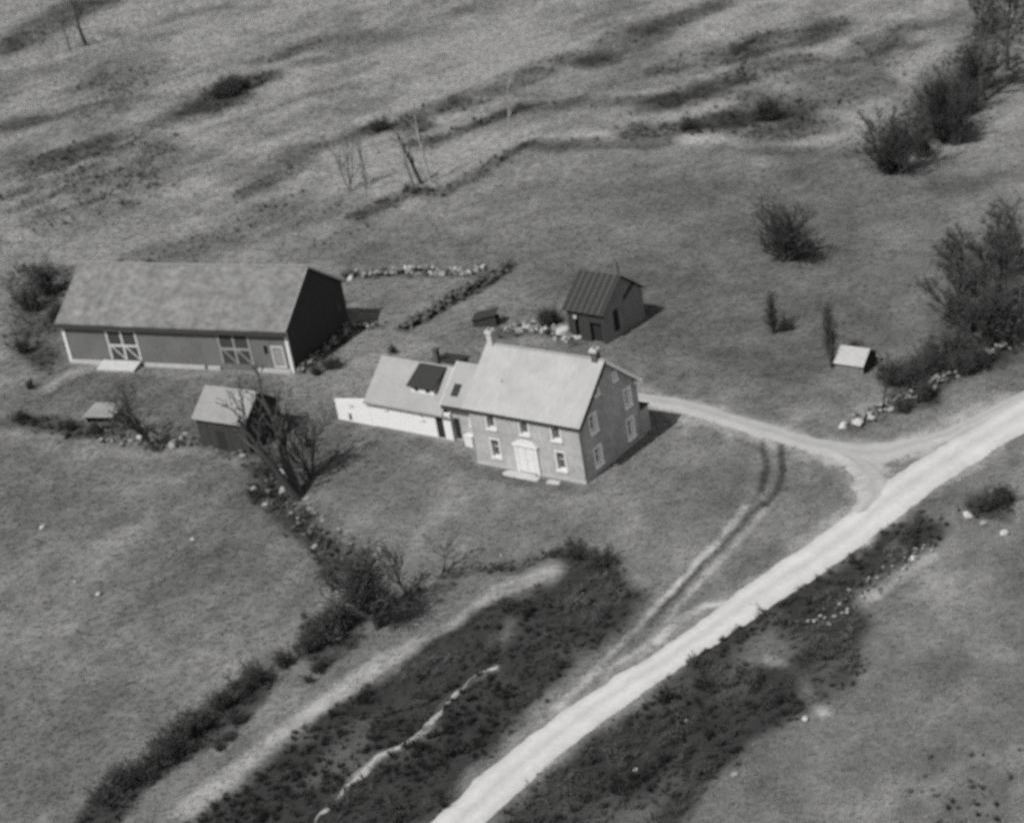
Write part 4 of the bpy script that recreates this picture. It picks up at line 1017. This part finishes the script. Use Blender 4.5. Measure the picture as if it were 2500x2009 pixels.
# pale roofed outbuilding behind the leaning tree
l2, w2, e2, r2 = 5.94, 5.07, 3.2, 5.1
y2 = -.614
o2 = Vector((-24.40, 153.86, 0)) - Vector((math.cos(y2), math.sin(y2), 0)) * l2
ob = thing('outbuilding', 'small dark outbuilding with pale roof beside the leaning bare tree', 'shed', o2, y2)
board_wall(ob, 0, l2, -.3, lambda x: e2, 0, M['wood_dark'], n=14)
g2 = lambda y: e2 + (r2 - e2) * (1 - abs(y - w2 / 2) / (w2 / 2)) - .08
board_wall(ob, .06, w2, -.3, g2, l2, M['wood_dark'], axis_='y', n=12)
board_wall(ob, .06, w2, -.3, g2, .06, M['wood_dark'], axis_='y', n=12)
board_wall(ob, .06, l2 - .06, -.3, lambda x: e2, w2, M['wood_dark'], n=14)
s2 = (r2 - e2) / (w2 / 2)
fix(slope_slab(-.2, l2 + .25, -.35, e2 - .35 * s2 + .1, w2 / 2, r2 + .1).build('roof', M['shed_roof'], ob))
fix(slope_slab(-.2, l2 + .25, w2 + .35, e2 - .35 * s2 + .1, w2 / 2 + .004, r2 + .1).build('roof', M['shed_roof'], ob))
b = MB(); b.box(2.2, 3.2, -.05, -.03, .0, 2.0); b.build('door', M['hole'], ob)

# little coop
l3, w3, e3 = 3.17, 2.3, .80
y3 = -.409
o3 = Vector((-38.74, 165.98, 0)) - Vector((math.cos(y3), math.sin(y3), 0)) * l3
cp = thing('coop', 'tiny low coop with pale flat roof and black open front', 'coop', o3, y3)
b = MB(); b.box(0, l3, .3, .36, -.2, e3 - .05); b.build('back_board', M['hole'], cp)
for x in (0, l3 - .14):
    b = MB(); b.box(x, x + .14, 0, .12, -.2, e3 - .02); b.build('post', M['wood_mid'], cp)
for x in (0, l3 - .05):
    b = MB(); b.box(x, x + .05, .13, w3, -.2, e3 + .02); b.build('side_board', M['wood_dark'], cp)
b = MB(); b.box(.05, l3 - .05, w3 - .06, w3, -.2, e3 + .1); b.build('rear_board', M['wood_dark'], cp)
for i in range(6):
    x = -.15 + i * (l3 + .3) / 6
    fix(slope_slab(x + .01, x + (l3 + .3) / 6 - .01, -.2, e3 + .02, w3 + .15, e3 + .30, .06).build('roof_board', M['shed_roof'], cp))

# low white roofed shed right of the driveway
l4, w4, e4, r4 = 2.75, 2.6, 1.0, 2.0
y4 = -.708
o4 = Vector((31.54, 147.97, 0)) - Vector((math.cos(y4), math.sin(y4), 0)) * l4
ps = thing('pump_shed', 'little low shed with bright white sloping roof in the right field', 'shed', o4 + Vector((0, 0, .0)), y4)
board_wall(ps, 0, l4, -.4, lambda x: e4 - .05, 0, M['wood_mid'], n=7)
z4 = lambda y: e4 + (r4 - e4) * y / 1.4 - .08 if y < 1.4 else r4 - .08 - (y - 1.4) * .6
board_wall(ps, .06, w4, -.4, z4, l4, M['wood_dark'], axis_='y', n=6)
board_wall(ps, .06, w4, -.4, z4, .05, M['wood_mid'], axis_='y', n=6)
board_wall(ps, .06, l4 - .06, -.4, lambda x: 1.15, w4, M['wood_mid'], n=7)
fix(slope_slab(-.1, l4 + .12, -.2, e4 - .13, 1.4, r4, .07).build('roof', M['zinc'], ps))
fix(slope_slab(-.1, l4 + .12, w4 + .2, 1.15, 1.404, r4, .07).build('roof', M['white'], ps))

# black hutch behind the house ridge
p5 = at(1022, 690)
hu = thing('hutch', 'small black board hutch with slanting top beyond the left chimney', 'hutch', p5 + Vector((-1.2, .6, 0)), -.35)
for i in range(6):
    b = MB(); a = i * .42
    b.hexa([(a, 0, -.1), (a + .40, 0, -.1), (a + .40, .05, -.1), (a, .05, -.1), (a, 0, .75 + i * .09), (a + .40, 0, .84 + i * .09), (a + .40, .05, .84 + i * .09), (a, .05, .75 + i * .09)]); fix(b.build('board', M['wood_dark'], hu))
b = MB(); b.hexa([(-.1, -.15, .72), (2.6, -.15, 1.30), (2.6, 1.4, 1.55), (-.1, 1.4, .95), (-.1, -.15, .79), (2.6, -.15, 1.37), (2.6, 1.4, 1.62), (-.1, 1.4, 1.02)]); fix(b.build('roof', M['roof_dark'], hu))
for x in (0, 2.46):
    b = MB(); b.box(x, x + .06, .06, 1.3, -.1, .8); b.build('side_board', M['wood_dark'], hu)
b = MB(); b.box(.07, 2.45, 1.24, 1.3, -.1, .85); b.build('rear_board', M['wood_dark'], hu)

# ------------------------------------------------------------------ trees and shrubs
def grow(out, p, d, Ln, r, lvl, rg, P):
    n = 5 if lvl == 0 else (4 if lvl == 1 else 3)
    pts, rad = [p.copy()], [r]
    wob = P['wob']
    for i in range(n):
        d = (d + Vector((rg.uniform(-wob, wob), rg.uniform(-wob, wob), rg.uniform(-wob, wob) + P['up']))).normalized()
        p = p + d * (Ln / n)
        pts.append(p.copy()); rad.append(max(r * (1 - .72 * (i + 1) / n), P['rmin']))
    out.append((lvl, pts, rad))
    if lvl < P['lv']:
        k = P['kids'][lvl]
        for j in range(k):
            t = P['t0'] + (1 - P['t0']) * (j + rg.random()) / k if lvl == 0 else rg.uniform(.25, 1)
            f = t * n; i = min(int(f), n - 1)
            q = pts[i].lerp(pts[i + 1], f - i)
            dd = (pts[i + 1] - pts[i]).normalized()
            ax = dd.cross(Vector((rg.uniform(-1, 1), rg.uniform(-1, 1), rg.uniform(-1, 1)))).normalized()
            an = rg.uniform(*P['ang'])
            nd = (dd * math.cos(an) + ax * math.sin(an)).normalized()
            rr = max((rad[i] * (1 - (f - i)) + rad[i + 1] * (f - i)) * .62, P['rmin'])
            grow(out, q, nd, Ln * P['lk'] * rg.uniform(.65, 1.15) * (1.15 - .45 * t if lvl == 0 else 1), rr, lvl + 1, rg, P)

def leaf_quads(m, pts, n, s, rg, spread):
    for _ in range(n):
        p = rg.choice(pts) + Vector((rg.gauss(0, spread), rg.gauss(0, spread), rg.gauss(0, spread * .8)))
        a = Vector((rg.uniform(-1, 1), rg.uniform(-1, 1), rg.uniform(-1, 1))).normalized()
        b_ = a.cross(Vector((rg.uniform(-1, 1), rg.uniform(-1, 1), rg.uniform(-1, 1)))).normalized()
        z = s * rg.uniform(.6, 1.3)
        if p.z < .03: continue
        m.add([p - a * z, p + b_ * z * .6, p + a * z, p - b_ * z * .6], [(0, 1, 2, 3)])

def bare_tree(name, px, py, H, label, cat='tree', bark='bark', lean=(0, 0), spread=(.35, .85), kids=(9, 5, 4, 3), r=None, seed=0, up_=.05, t0=.3, lk=.55, leaves=0, group=None, wob=.16, rmin=.022, trunks=1, leaf_s=.14):
    rg = random.Random(seed)
    p = at(px, py)
    root = thing(name, label, cat, p, 0, group)
    out = []
    P = dict(wob=wob, up=up_, rmin=rmin, lv=len(kids), kids=kids, t0=t0, ang=spread, lk=lk)
    for k in range(trunks):
        dv = Vector((lean[0] + (rg.uniform(-.3, .3) if trunks > 1 else 0), lean[1] + (rg.uniform(-.3, .3) if trunks > 1 else 0), 1)).normalized()
        off = Vector((rg.uniform(-.2, .2), rg.uniform(-.2, .2), 0)) * (trunks > 1)
        grow(out, Vector((0, 0, -.25)) + off, dv, H * .8, (r or H * .022) * (1 if k == 0 else .75), 0, rg, P)
    tr, cr_ = MB(), MB()
    ends = []
    for lvl, pts, rad in out:
        if lvl == 0: tr.tube(pts, rad, 8)
        elif lvl == 1: cr_.tube(pts, rad, 5)
        else: cr_.tube(pts, rad, 3)
        if lvl >= 2: ends += pts[1:]
    tr.build('trunk', M[bark], root, smooth=True)
    c2 = cr_.build('crown', M[bark] if bark != 'bark' else M['twig'], root)
    if leaves:
        lm = MB(); leaf_quads(lm, ends, leaves, leaf_s, rg, .22)
        lm.build('foliage', M['leaf'], root)
    return root

def shrub_mesh(seed, R, H, stems, kids, leaves, leaf_s=.09, rmin=.012, mt='twig', lm='scrub'):
    rg = random.Random(seed)
    st, lf = MB(), MB()
    out = []
    P = dict(wob=.18, up=.06, rmin=rmin, lv=len(kids), kids=kids, t0=.3, ang=(.3, .8), lk=.5)
    for k in range(stems):
        a = rg.uniform(0, 6.283); tl = rg.uniform(.05, 1.0)
        d = Vector((math.cos(a) * tl * R / H, math.sin(a) * tl * R / H, 1)).normalized()
        ln = H * rg.uniform(.45, 1.1) * (1 + .25 * math.sin(a * 2 + seed)) * math.sqrt(1 + (tl * R / H) ** 2) * (1 - .25 * tl)
        grow(out, Vector((rg.uniform(-.12, .12), rg.uniform(-.12, .12), -.1)) * min(1, R), d, ln, max(rmin * 1.8, .018 * H), 0, rg, P)
    ends = []
    for lvl, pts, rad in out:
        st.tube(pts, rad, 3)
        ends += pts[2:] if lvl == 0 else pts[1:]
    if leaves: leaf_quads(lf, ends, leaves, leaf_s, rg, .12 * R)
    return st.mesh('stems', M[mt]), (lf.mesh('foliage', M[lm]) if leaves else None)

# ---- the individual trees
bare_tree('bare_tree', 627, 1048, 11.8, 'big dark bare tree leaning left over the pale roofed outbuilding', lean=(-.36, .1), kids=(7, 4, 3, 2), r=.55, seed=5, trunks=2, spread=(.3, .75), lk=.44, rmin=.03, up_=.07)
bare_tree('bare_tree', 655, 1010, 6.0, 'smaller bare tree close to the right of the big leaning tree', lean=(.15, 0), kids=(9, 6, 4), seed=9, r=.14, trunks=3, t0=.15)
bare_tree('bare_tree', 330, 948, 6.2, 'small dark crooked bare tree between the coop and the outbuilding', lean=(-.28, .05), kids=(9, 6, 4), seed=12, r=.25, trunks=2)
bare_tree('bare_tree', 292, 925, 5.0, 'thin bare tree beside the coop', lean=(-.1, .1), kids=(8, 5, 4), seed=13, r=.12, bark='bark_mid')
bare_tree('bare_tree', 797, 1322, 6.0, 'dark fan shaped bare tree low on the bank with twisted foot', lean=(-.12, 0), kids=(13, 7, 5), seed=21, r=.22, t0=.12, trunks=4, spread=(.4, .9), leaves=900, leaf_s=.10)
bare_tree('bare_tree', 862, 1256, 4.6, 'slim bare tree up and right of the fan shaped tree', lean=(-.12, .0), kids=(8, 6, 4), seed=22, r=.14, t0=.2)
bare_tree('bare_tree', 930, 1206, 3.9, 'forked little bare tree at the end of the low dark wall', lean=(.2, 0), kids=(5, 3, 3), seed=27, r=.13, trunks=2, bark='bark_mid')
bare_tree('bare_tree', 888, 388, 9.5, 'tall dark trunk, right of two on the slope above the yard', lean=(-.22, 0), kids=(7, 3, 2), seed=31, r=.28, lk=.3, wob=.05)
bare_tree('bare_tree', 872, 394, 8.2, 'tall dark trunk, left of two on the slope above the yard', lean=(-.14, 0), kids=(6, 4, 3), seed=32, r=.16, lk=.3, wob=.05, bark='bark_mid')
bare_tree('bare_tree', 908, 385, 14, 'tall pale bare tree rising above the two dark trunks', lean=(-.15, 0), kids=(9, 4, 3), seed=33, r=.2, lk=.22, wob=.05, bark='bark_pale', spread=(.25, .6))
bare_tree('bare_tree', 735, 405, 10.5, 'pale thin tree, leftmost on the slope behind the barn', kids=(9, 5, 3), seed=34, r=.13, lk=.25, bark='bark_mid', spread=(.2, .5), trunks=3, t0=.15)
bare_tree('bare_tree', 770, 400, 9.0, 'thin grey tree just right of the leftmost pale tree', kids=(8, 4, 3), seed=35, r=.1, lk=.25, bark='bark_mid', spread=(.2, .5), trunks=2, t0=.15)
bare_tree('bare_tree', 1072, 305, 10.5, 'faint pale tree at the left end of the long field edge', lean=(-.05, 0), kids=(9, 4, 3), seed=36, r=.13, lk=.28, bark='bark_pale', spread=(.25, .6))
bare_tree('bare_tree', 182, 96, 12, 'dark bare tree at the top left corner', lean=(-.1, 0), kids=(9, 6, 4), seed=41, r=.4)
bare_tree('bare_tree', 150, 112, 9, 'greyer bare tree left of the dark corner tree', kids=(9, 5, 4), seed=42, r=.2, bark='bark_mid')
bare_tree('bare_tree', 45, 585, 6.5, 'pale leaning trunk at the left edge behind the barn', lean=(-.35, 0), kids=(5, 4, 3), seed=43, r=.16, bark='bark_pale')
bare_tree('bare_tree', 2070, 215, 13, 'tall dark tree at the top right corner', lean=(.1, 0), kids=(12, 7, 5), seed=51, r=.4, leaves=1200, leaf_s=.2)
bare_tree('bare_tree', 2120, 150, 12, 'tall dark tree cut by the right edge of the picture', kids=(11, 7, 4), seed=52, r=.35, leaves=900, leaf_s=.2)
bare_tree('bare_tree', 1860, 862, 7.0, 'thin dark sapling right of the white roofed shed', lean=(-.02, 0), kids=(9, 4, 3), seed=61, r=.09, lk=.22, spread=(.25, .6), rmin=.028)
bare_tree('bare_tree', 1845, 800, 5.0, 'faint grey sapling behind the thin dark one', kids=(8, 4, 3), seed=62, r=.07, lk=.25, bark='bark_mid')

def dense_tree(px, py, H, R, label, seed, name='evergreen_tree', lean=0, n=5200, mid=.35):
    rg = random.Random(seed)
    p = at(px, py)
    root = thing(name, label, 'tree', p, 0)
    t = MB(); t.tube([(0, 0, -.3), (lean * .5, 0, H * .5), (lean, 0, H * .95)], [H * .022, H * .014, .03], 7); t.build('trunk', M['bark'], root, smooth=True)
    br, lf = MB(), MB()
    ends = []
    nb = int(26 + H * 5)
    for i in range(nb):
        f = .06 + .9 * i / nb
        prof = (f / mid) ** .6 if f < mid else ((1 - f) / (1 - mid)) ** .8
        L_ = R * max(.12, prof) * rg.uniform(.55, 1.15)
        a = rg.uniform(0, 6.283)
        b0 = Vector((lean * f, 0, H * f)); b1 = b0 + Vector((math.cos(a) * L_, math.sin(a) * L_, L_ * rg.uniform(-.1, .45)))
        br.tube([b0, b1], [.05, .015], 3)
        for k in range(1, 6): ends.append(b0.lerp(b1, k / 5))
    br.build('branches', M['bark'], root)
    leaf_quads(lf, ends, n, .17 if H > 5 else .12, rg, R * .12)
    lf.build('crown', M['leaf'], root)
    return root
def slim(px, py, H, lean, label, seed, leaves=2200, r=.12, lk=.25, kids=(34, 6, 3)):
    return bare_tree('slim_tree', px, py, H, label, lean=(lean, 0), kids=kids, seed=seed, r=r, lk=lk, t0=.06, spread=(.3, .7), leaves=leaves, leaf_s=.06, rmin=.016, trunks=2)
slim(1634, 702, 5.0, -.12, 'dark slim twiggy tree leaning left alone in the right field', 3)
slim(1752, 774, 6.6, -.16, 'tall dark twiggy tree just left of the white roofed shed', 5, 3200)
for k, (x, y, H, lb) in enumerate([
        (2040, 705, 7.0, 'dark bare tree nearest the field in the grove at the right edge'),
        (2085, 742, 7.0, 'lowest dark bare tree of the grove at the right edge'),
        (2105, 660, 9.0, 'tall dark bare tree in the middle of the right edge grove'),
        (2055, 625, 7.5, 'dark bare tree at the upper left of the right edge grove'),
        (2120, 585, 8.0, 'uppermost dark bare tree of the right edge grove'),
        (2130, 725, 8.0, 'dark bare tree cut by the picture edge, low in the right grove')]):
    bare_tree('bare_tree', x, y, H, lb, lean=(-.08, 0), kids=(14, 7, 5), seed=80 + k, r=.22, t0=.08, trunks=3, spread=(.3, .8), lk=.42, leaves=1500, leaf_s=.08, rmin=.022)

# ---- individual shrubs
SHR = {}
def shrub(px, py, R, H, label, kind='dense', seed=0, group=None):
    key = (kind, seed % (3 if kind == 'fan' else 5))
    if key not in SHR:
        if kind == 'fan': SHR[key] = shrub_mesh(200 + seed % 3, 1.0, 1.25, 44, (8, 5), 650, .022, .007, 'bark', 'leaf')
        elif kind == 'dense': SHR[key] = shrub_mesh(300 + seed % 5, 1.0, .95, 40, (7, 4), 1900, .032, .007, 'twig', 'leaf')
    st, lf = SHR[key]
    p = at(px, py)
    root = thing('shrub', label, 'shrub', p, seed * 1.7, group)
    hh = 1.25 if kind == 'fan' else .95
    for nm, me in (('stems', st), ('foliage', lf)):
        o = link(nm, me, None, root); o.scale = (R, R, H / hh)
    return root
shrub(1655, 548, 4.6, 5.2, 'spreading dark shrub alone on the slope above the junipers', 'fan', 0)
shrub(1880, 366, 4.4, 5.8, 'wide fan shaped dark shrub, lower left of the two near the top right', 'fan', 1)
shrub(1992, 300, 3.9, 7.0, 'tall dense fan shaped shrub, upper right of the two near the top right', 'fan', 2)
shrub(2012, 306, 3.0, 6.0, 'dark shrub crowding the right of the tall fan shaped shrub', 'fan', 0)
shrub(1965, 292, 2.6, 5.0, 'dark shrub crowding the left of the tall fan shaped shrub', 'fan', 1)
hedge = [(690, 1345, 2.3, 2.6, 'large round dark bush at the upper end of the bank'), (722, 1318, 1.6, 2.0, 'dark bush joined to the upper right of the large round bush'),
         (655, 1368, 1.4, 1.5, 'dark bush joined to the lower left of the large round bush'), (542, 1440, 1.5, 1.9, 'round dark bush standing free halfway down the bank'),
         (600, 1402, 1.3, 1.5, 'ragged dark bush between the large round bush and the free standing one'), (512, 1462, 1.4, 1.6, 'ragged dark bush linking the free standing bush to the thicket below'),
         (302, 1640, 1.5, 1.6, 'ragged dark bush between the long thicket and the bottom left bushes'), (650, 1438, .55, .7, 'very small bush between the bank bushes and the light path'), (672, 1412, .9, .9, 'small dark bush under the large round bush'),
         (468, 1490, 1.7, 1.7, 'dark bush below the free standing round bush'), (425, 1535, 1.9, 2.0, 'dark bush in the long thicket, its upper third'),
         (380, 1575, 2.1, 2.1, 'broad dark bush in the middle of the long thicket'), (345, 1612, 1.7, 1.8, 'dark bush at the lower end of the long thicket'),
         (500, 1520, .9, .9, 'small bush on the right flank of the long thicket'), (262, 1655, 1.9, 1.9, 'dark bush near the bottom left corner, upper one'),
         (225, 1690, 2.0, 1.9, 'dark bush at the bottom left, cut by the lower edge'), (482, 1558, .6, .6, 'tiny dark bush, upper of two by the light path'), (462, 1578, .6, .6, 'tiny dark bush, lower of two by the light path')]
for i, (x, y, R, H, lb) in enumerate(hedge): shrub(x, y, R * 1.08, H * .78, lb, 'dense', i)
more = [(1880, 812, 1.8, 2.2, 'dark bush left of the scrub above the stone wall at the fork'), (1925, 822, 1.9, 2.2, 'dark bush just above the middle of the wall at the fork'), (1962, 795, 2.0, 2.4, 'dark bush above the upper end of the wall at the fork'),
        (1950, 840, 1.6, 1.6, 'dark bush on the road side of the wall at the fork'), (1900, 868, 1.2, 1.2, 'low dark bush on the road side of the wall near the white boulders'), (1960, 762, 1.2, 1.9, 'upright dark bush behind the wall at the fork'),
        (2030, 790, 1.9, 1.9, 'dark bush in the gap between the two right hand walls'), (2065, 775, 1.6, 1.7, 'dark bush right of the gap between the right hand walls'),
        (2105, 1062, 1.9, 1.5, 'dark bush over the boulders at the right edge'), (2075, 1075, 1.4, 1.2, 'low dark bush left of the one over the right edge boulders'),
        (490, 200, 3.2, 2.6, 'isolated black bush on the upper left slope'), (465, 208, 2.4, 1.8, 'low black bush at the left of the isolated one on the slope'), (512, 188, 2.2, 1.6, 'low black bush at the right of the isolated one on the slope'),
        (1150, 690, 1.5, 1.9, 'black bush left of the dark shed'), (1168, 680, 1.2, 1.4, 'black bush touching the dark shed wall'), (700, 775, 1.6, 1.1, 'low black bush beyond the stones at the barn gable'), (665, 790, 1.0, .9, 'small black bush near the barn corner'),
        (828, 770 - 25, .7, .8, 'small bush alone on the worn ground behind the wing'), (100, 620, 3.2, 3.4, 'dark bush against the left end of the barn'), (65, 655, 2.8, 2.8, 'dark bush at the left edge beside the barn'), (125, 680, 1.8, 2.3, 'dark bush at the left wall of the barn'),
        (50, 745, 1.6, 1.5, 'dark bush at the left edge below the barn'), (65, 818, .8, .8, 'small dark bush on the track left of the barn'), (45, 890, 1.1, 1.2, 'dark bush at the left edge above the left field'), (150, 905, 1.1, 1.1, 'bush below the coop'), (205, 912, .9, 1.0, 'small bush under the black front of the coop'),
        (1220, 1175, 1.5, 1.3, 'dark bush at the top tip of the brush field'), (1270, 1195, 1.6, 1.3, 'dark bush at the upper right tip of the brush field'), (1615, 255, 3.4, 2.6, 'dark bush in the middle of the upper right scrub'), (1450, 272, 2.4, 1.4, 'low dark bush on the long field edge'), (800, 275, 2.4, 1.6, 'dark bush left of the tall trunks, upper'), (1655, 696, 1.2, 1.0, 'low dark bush at the foot of the slim leaning tree'), (2010, 745, 1.8, 1.6, 'dark bush at the lower left foot of the right edge grove'), (2075, 690, 2.2, 2.0, 'dark bush under the trees of the right edge grove'),
        (2060, 190, 3.4, 4.5, 'dark bush below the tall tree at the top right corner'), (2030, 240, 3.2, 4.0, 'dark bush between the corner trees and the tall fan shaped shrub'), (1940, 330, 2.6, 3.0, 'dark bush linking the two large fan shaped shrubs')]
for i, (x, y, R, H, lb) in enumerate(more):
    shrub(x, y, R, H, lb, 'fan' if y < 350 and x > 1900 else 'dense', i + 1)

# ------------------------------------------------------------------ scatter: brush and grass
def proto_collection(name, meshes):
    col = bpy.data.collections.new(name)
    for me in meshes:
        o = bpy.data.objects.new(me.name, me)
        col.objects.link(o)
    return col
def scatter(name, P, sc, tone, col, label, cat):
    me = bpy.data.meshes.new(name)
    me.vertices.add(len(P)); me.vertices.foreach_set('co', P.astype(np.float32).ravel())
    for k, v in (('sc', sc), ('tone', tone), ('rz', RNG.random(len(P)) * 6.283)):
        a = me.attributes.new(k, 'FLOAT', 'POINT'); a.data.foreach_set('value', v.astype(np.float32))
    a = me.attributes.new('pick', 'INT', 'POINT'); a.data.foreach_set('value', RNG.integers(0, len(col.objects), len(P)).astype(np.int32))
    o = link(name, me)
    ng = bpy.data.node_groups.new(name, 'GeometryNodeTree')
    ng.interface.new_socket('Geometry', in_out='INPUT', socket_type='NodeSocketGeometry')
    ng.interface.new_socket('Geometry', in_out='OUTPUT', socket_type='NodeSocketGeometry')
    gi, go = ng.nodes.new('NodeGroupInput'), ng.nodes.new('NodeGroupOutput')
    ci = ng.nodes.new('GeometryNodeCollectionInfo'); ci.inputs[0].default_value = col
    ci.inputs['Separate Children'].default_value = True; ci.inputs['Reset Children'].default_value = True
    ip = ng.nodes.new('GeometryNodeInstanceOnPoints'); ip.inputs['Pick Instance'].default_value = True
    def na(n, t):
        x = ng.nodes.new('GeometryNodeInputNamedAttribute'); x.data_type = t; x.inputs[0].default_value = n
        return x.outputs[0]
    cx = ng.nodes.new('ShaderNodeCombineXYZ')
    ng.links.new(na('rz', 'FLOAT'), cx.inputs[2])
    ng.links.new(gi.outputs[0], ip.inputs['Points']); ng.links.new(ci.outputs[0], ip.inputs['Instance'])
    ng.links.new(na('pick', 'INT'), ip.inputs['Instance Index']); ng.links.new(cx.outputs[0], ip.inputs['Rotation'])
    ng.links.new(na('sc', 'FLOAT'), ip.inputs['Scale']); ng.links.new(ip.outputs[0], go.inputs[0])
    o.modifiers.new('scatter', 'NODES').node_group = ng
    return tag(o, label, cat, kind='stuff')

def tuft(seed, n, h):
    rg = random.Random(seed); m = MB()
    for _ in range(n):
        a = rg.uniform(0, 6.283); x, y = rg.uniform(-.16, .16), rg.uniform(-.16, .16)
        w = rg.uniform(.018, .035); hh = h * rg.uniform(.5, 1.1); l = rg.uniform(.02, .22)
        c_, s_ = math.cos(a), math.sin(a)
        m.add([(x - s_ * w, y + c_ * w, 0), (x + s_ * w, y - c_ * w, 0), (x + c_ * l, y + s_ * l, hh)], [(0, 1, 2)])
    return m.mesh('tuft', grass_mat)
# visible part of the ground: keep points whose direction falls in the frame
def in_view(X, Y, mrg=.10):
    dx, dy, dz = X, Y, -CAM_H + 0 * X
    z = dx * fw.x + dy * fw.y + dz * fw.z
    u = (dx * cr.x + dy * cr.y + dz * cr.z) / z * F_PX / 2500; v = (dx * cu.x + dy * cu.y + dz * cu.z) / z * F_PX / 2500
    return (z > 0) & (abs(u) < .5 + mrg) & (abs(v) < .402 + mrg)
BUILD = [(houseW(5.7, 4.5), 7.6), (houseW(-8.5, 5.5), 6.5), (houseW(-15, 4.5), 3.6)]
roadT, roadB = W(road_top), W(road_bot)
road_poly = roadT + roadB[::-1]
drive_poly = W(drive_top) + W(drive_bot)[::-1]
def off_build(X, Y):
    k = np.ones(X.shape, bool)
    for o_, yw, l_, w_ in ((Vector((HX, HY)), HYAW, L, WD), (houseW(-18.6, 2.7).xy, HYAW, 18.6, 7.2), (Vector((BX, BY)), BYAW, BL, BW), (org.xy, yS, lS, wS), (o2.xy, y2, l2, w2), (o3.xy, y3, l3, w3), (o4.xy, y4, l4, w4)):
        dx, dy = X - o_.x, Y - o_.y
        a = dx * math.cos(yw) + dy * math.sin(yw); b_ = -dx * math.sin(yw) + dy * math.cos(yw)
        k &= ~((a > -.4) & (a < l_ + .4) & (b_ > -.5) & (b_ < w_ + .4))
    k &= ~inside(X, Y, road_poly) & ~inside(X, Y, drive_poly)
    return k
# grass
N = 400000
yy = 84 + (RNG.random(N) ** 1.6) * 335
xx = RNG.uniform(-104, 96, N)
k = in_view(xx, yy) & off_build(xx, yy)
xx, yy = xx[k], yy[k]
T, Bm = tone_at(xx, yy)
k = (T < .26) & (RNG.random(len(xx)) < .95)
xx, yy, T, Bm = xx[k], yy[k], T[k], Bm[k]
k2 = RNG.random(len(xx)) > Bm * .8
P = np.stack([xx, yy, hgt(xx, yy) - .01], -1)[k2]
scatter('grass', P, RNG.uniform(.45, .95, len(P)) * (1 + (P[:, 1] - 100) / 260), T[k2] * RNG.uniform(.85, 1.2, len(P)), proto_collection('tufts', [tuft(i, 11, .22) for i in range(4)]), 'rough pasture grass covering the fields', 'grass')
# brush
N = 260000
yy = 84 + RNG.random(N) ** 1.5 * 335
xx = RNG.uniform(-104, 96, N)
k = in_view(xx, yy, .10) & off_build(xx, yy)
xx, yy = xx[k], yy[k]
T, Bm = tone_at(xx, yy)
k = RNG.random(len(xx)) < Bm * np.where(yy > 185, .95, .55)
xx, yy, Bm = xx[k], yy[k], Bm[k]
P = np.stack([xx, yy, hgt(xx, yy) - .02], -1)
pm = []
def join2(a, b_):
    me = bpy.data.meshes.new('brush_clump')
    va = [v.co[:] for v in a.vertices]; vb = [v.co[:] for v in b_.vertices]
    fa = [tuple(p.vertices) for p in a.polygons]; fb = [tuple(i + len(va) for i in p.vertices) for p in b_.polygons]
    me.from_pydata(va + vb, [], fa + fb); me.materials.append(M['scrub']); return me
for i in range(5):
    a, b_ = shrub_mesh(500 + i, .6, .5, 12, (5, 3), 110, .035, .007)
    pm.append(join2(a, b_))
sz = (.35 + .8 * RNG.random(len(P)) ** 2.2 + (RNG.random(len(P)) < .05) * RNG.uniform(.5, 1.1, len(P))) * (.7 + .35 * np.clip(Bm, 0, 1)) * np.where(P[:, 1] > 185, .85, 1 + (P[:, 1] - 100) / 400)
bt = np.clip(1 + 1.5 * vn(P[:, 0], P[:, 1], 4.5, 3) + 1.2 * vn(P[:, 0], P[:, 1], 1.6, 9) + RNG.uniform(-.3, .3, len(P)), .45, 2.0) * np.where(P[:, 1] > 185, 1.3, 1)
scatter('brush', P, sz, bt, proto_collection('clumps', pm), 'dark low brush and brambles along the road and bank', 'brush')
print('grass/brush', len(P), 'ground', nx, ny)
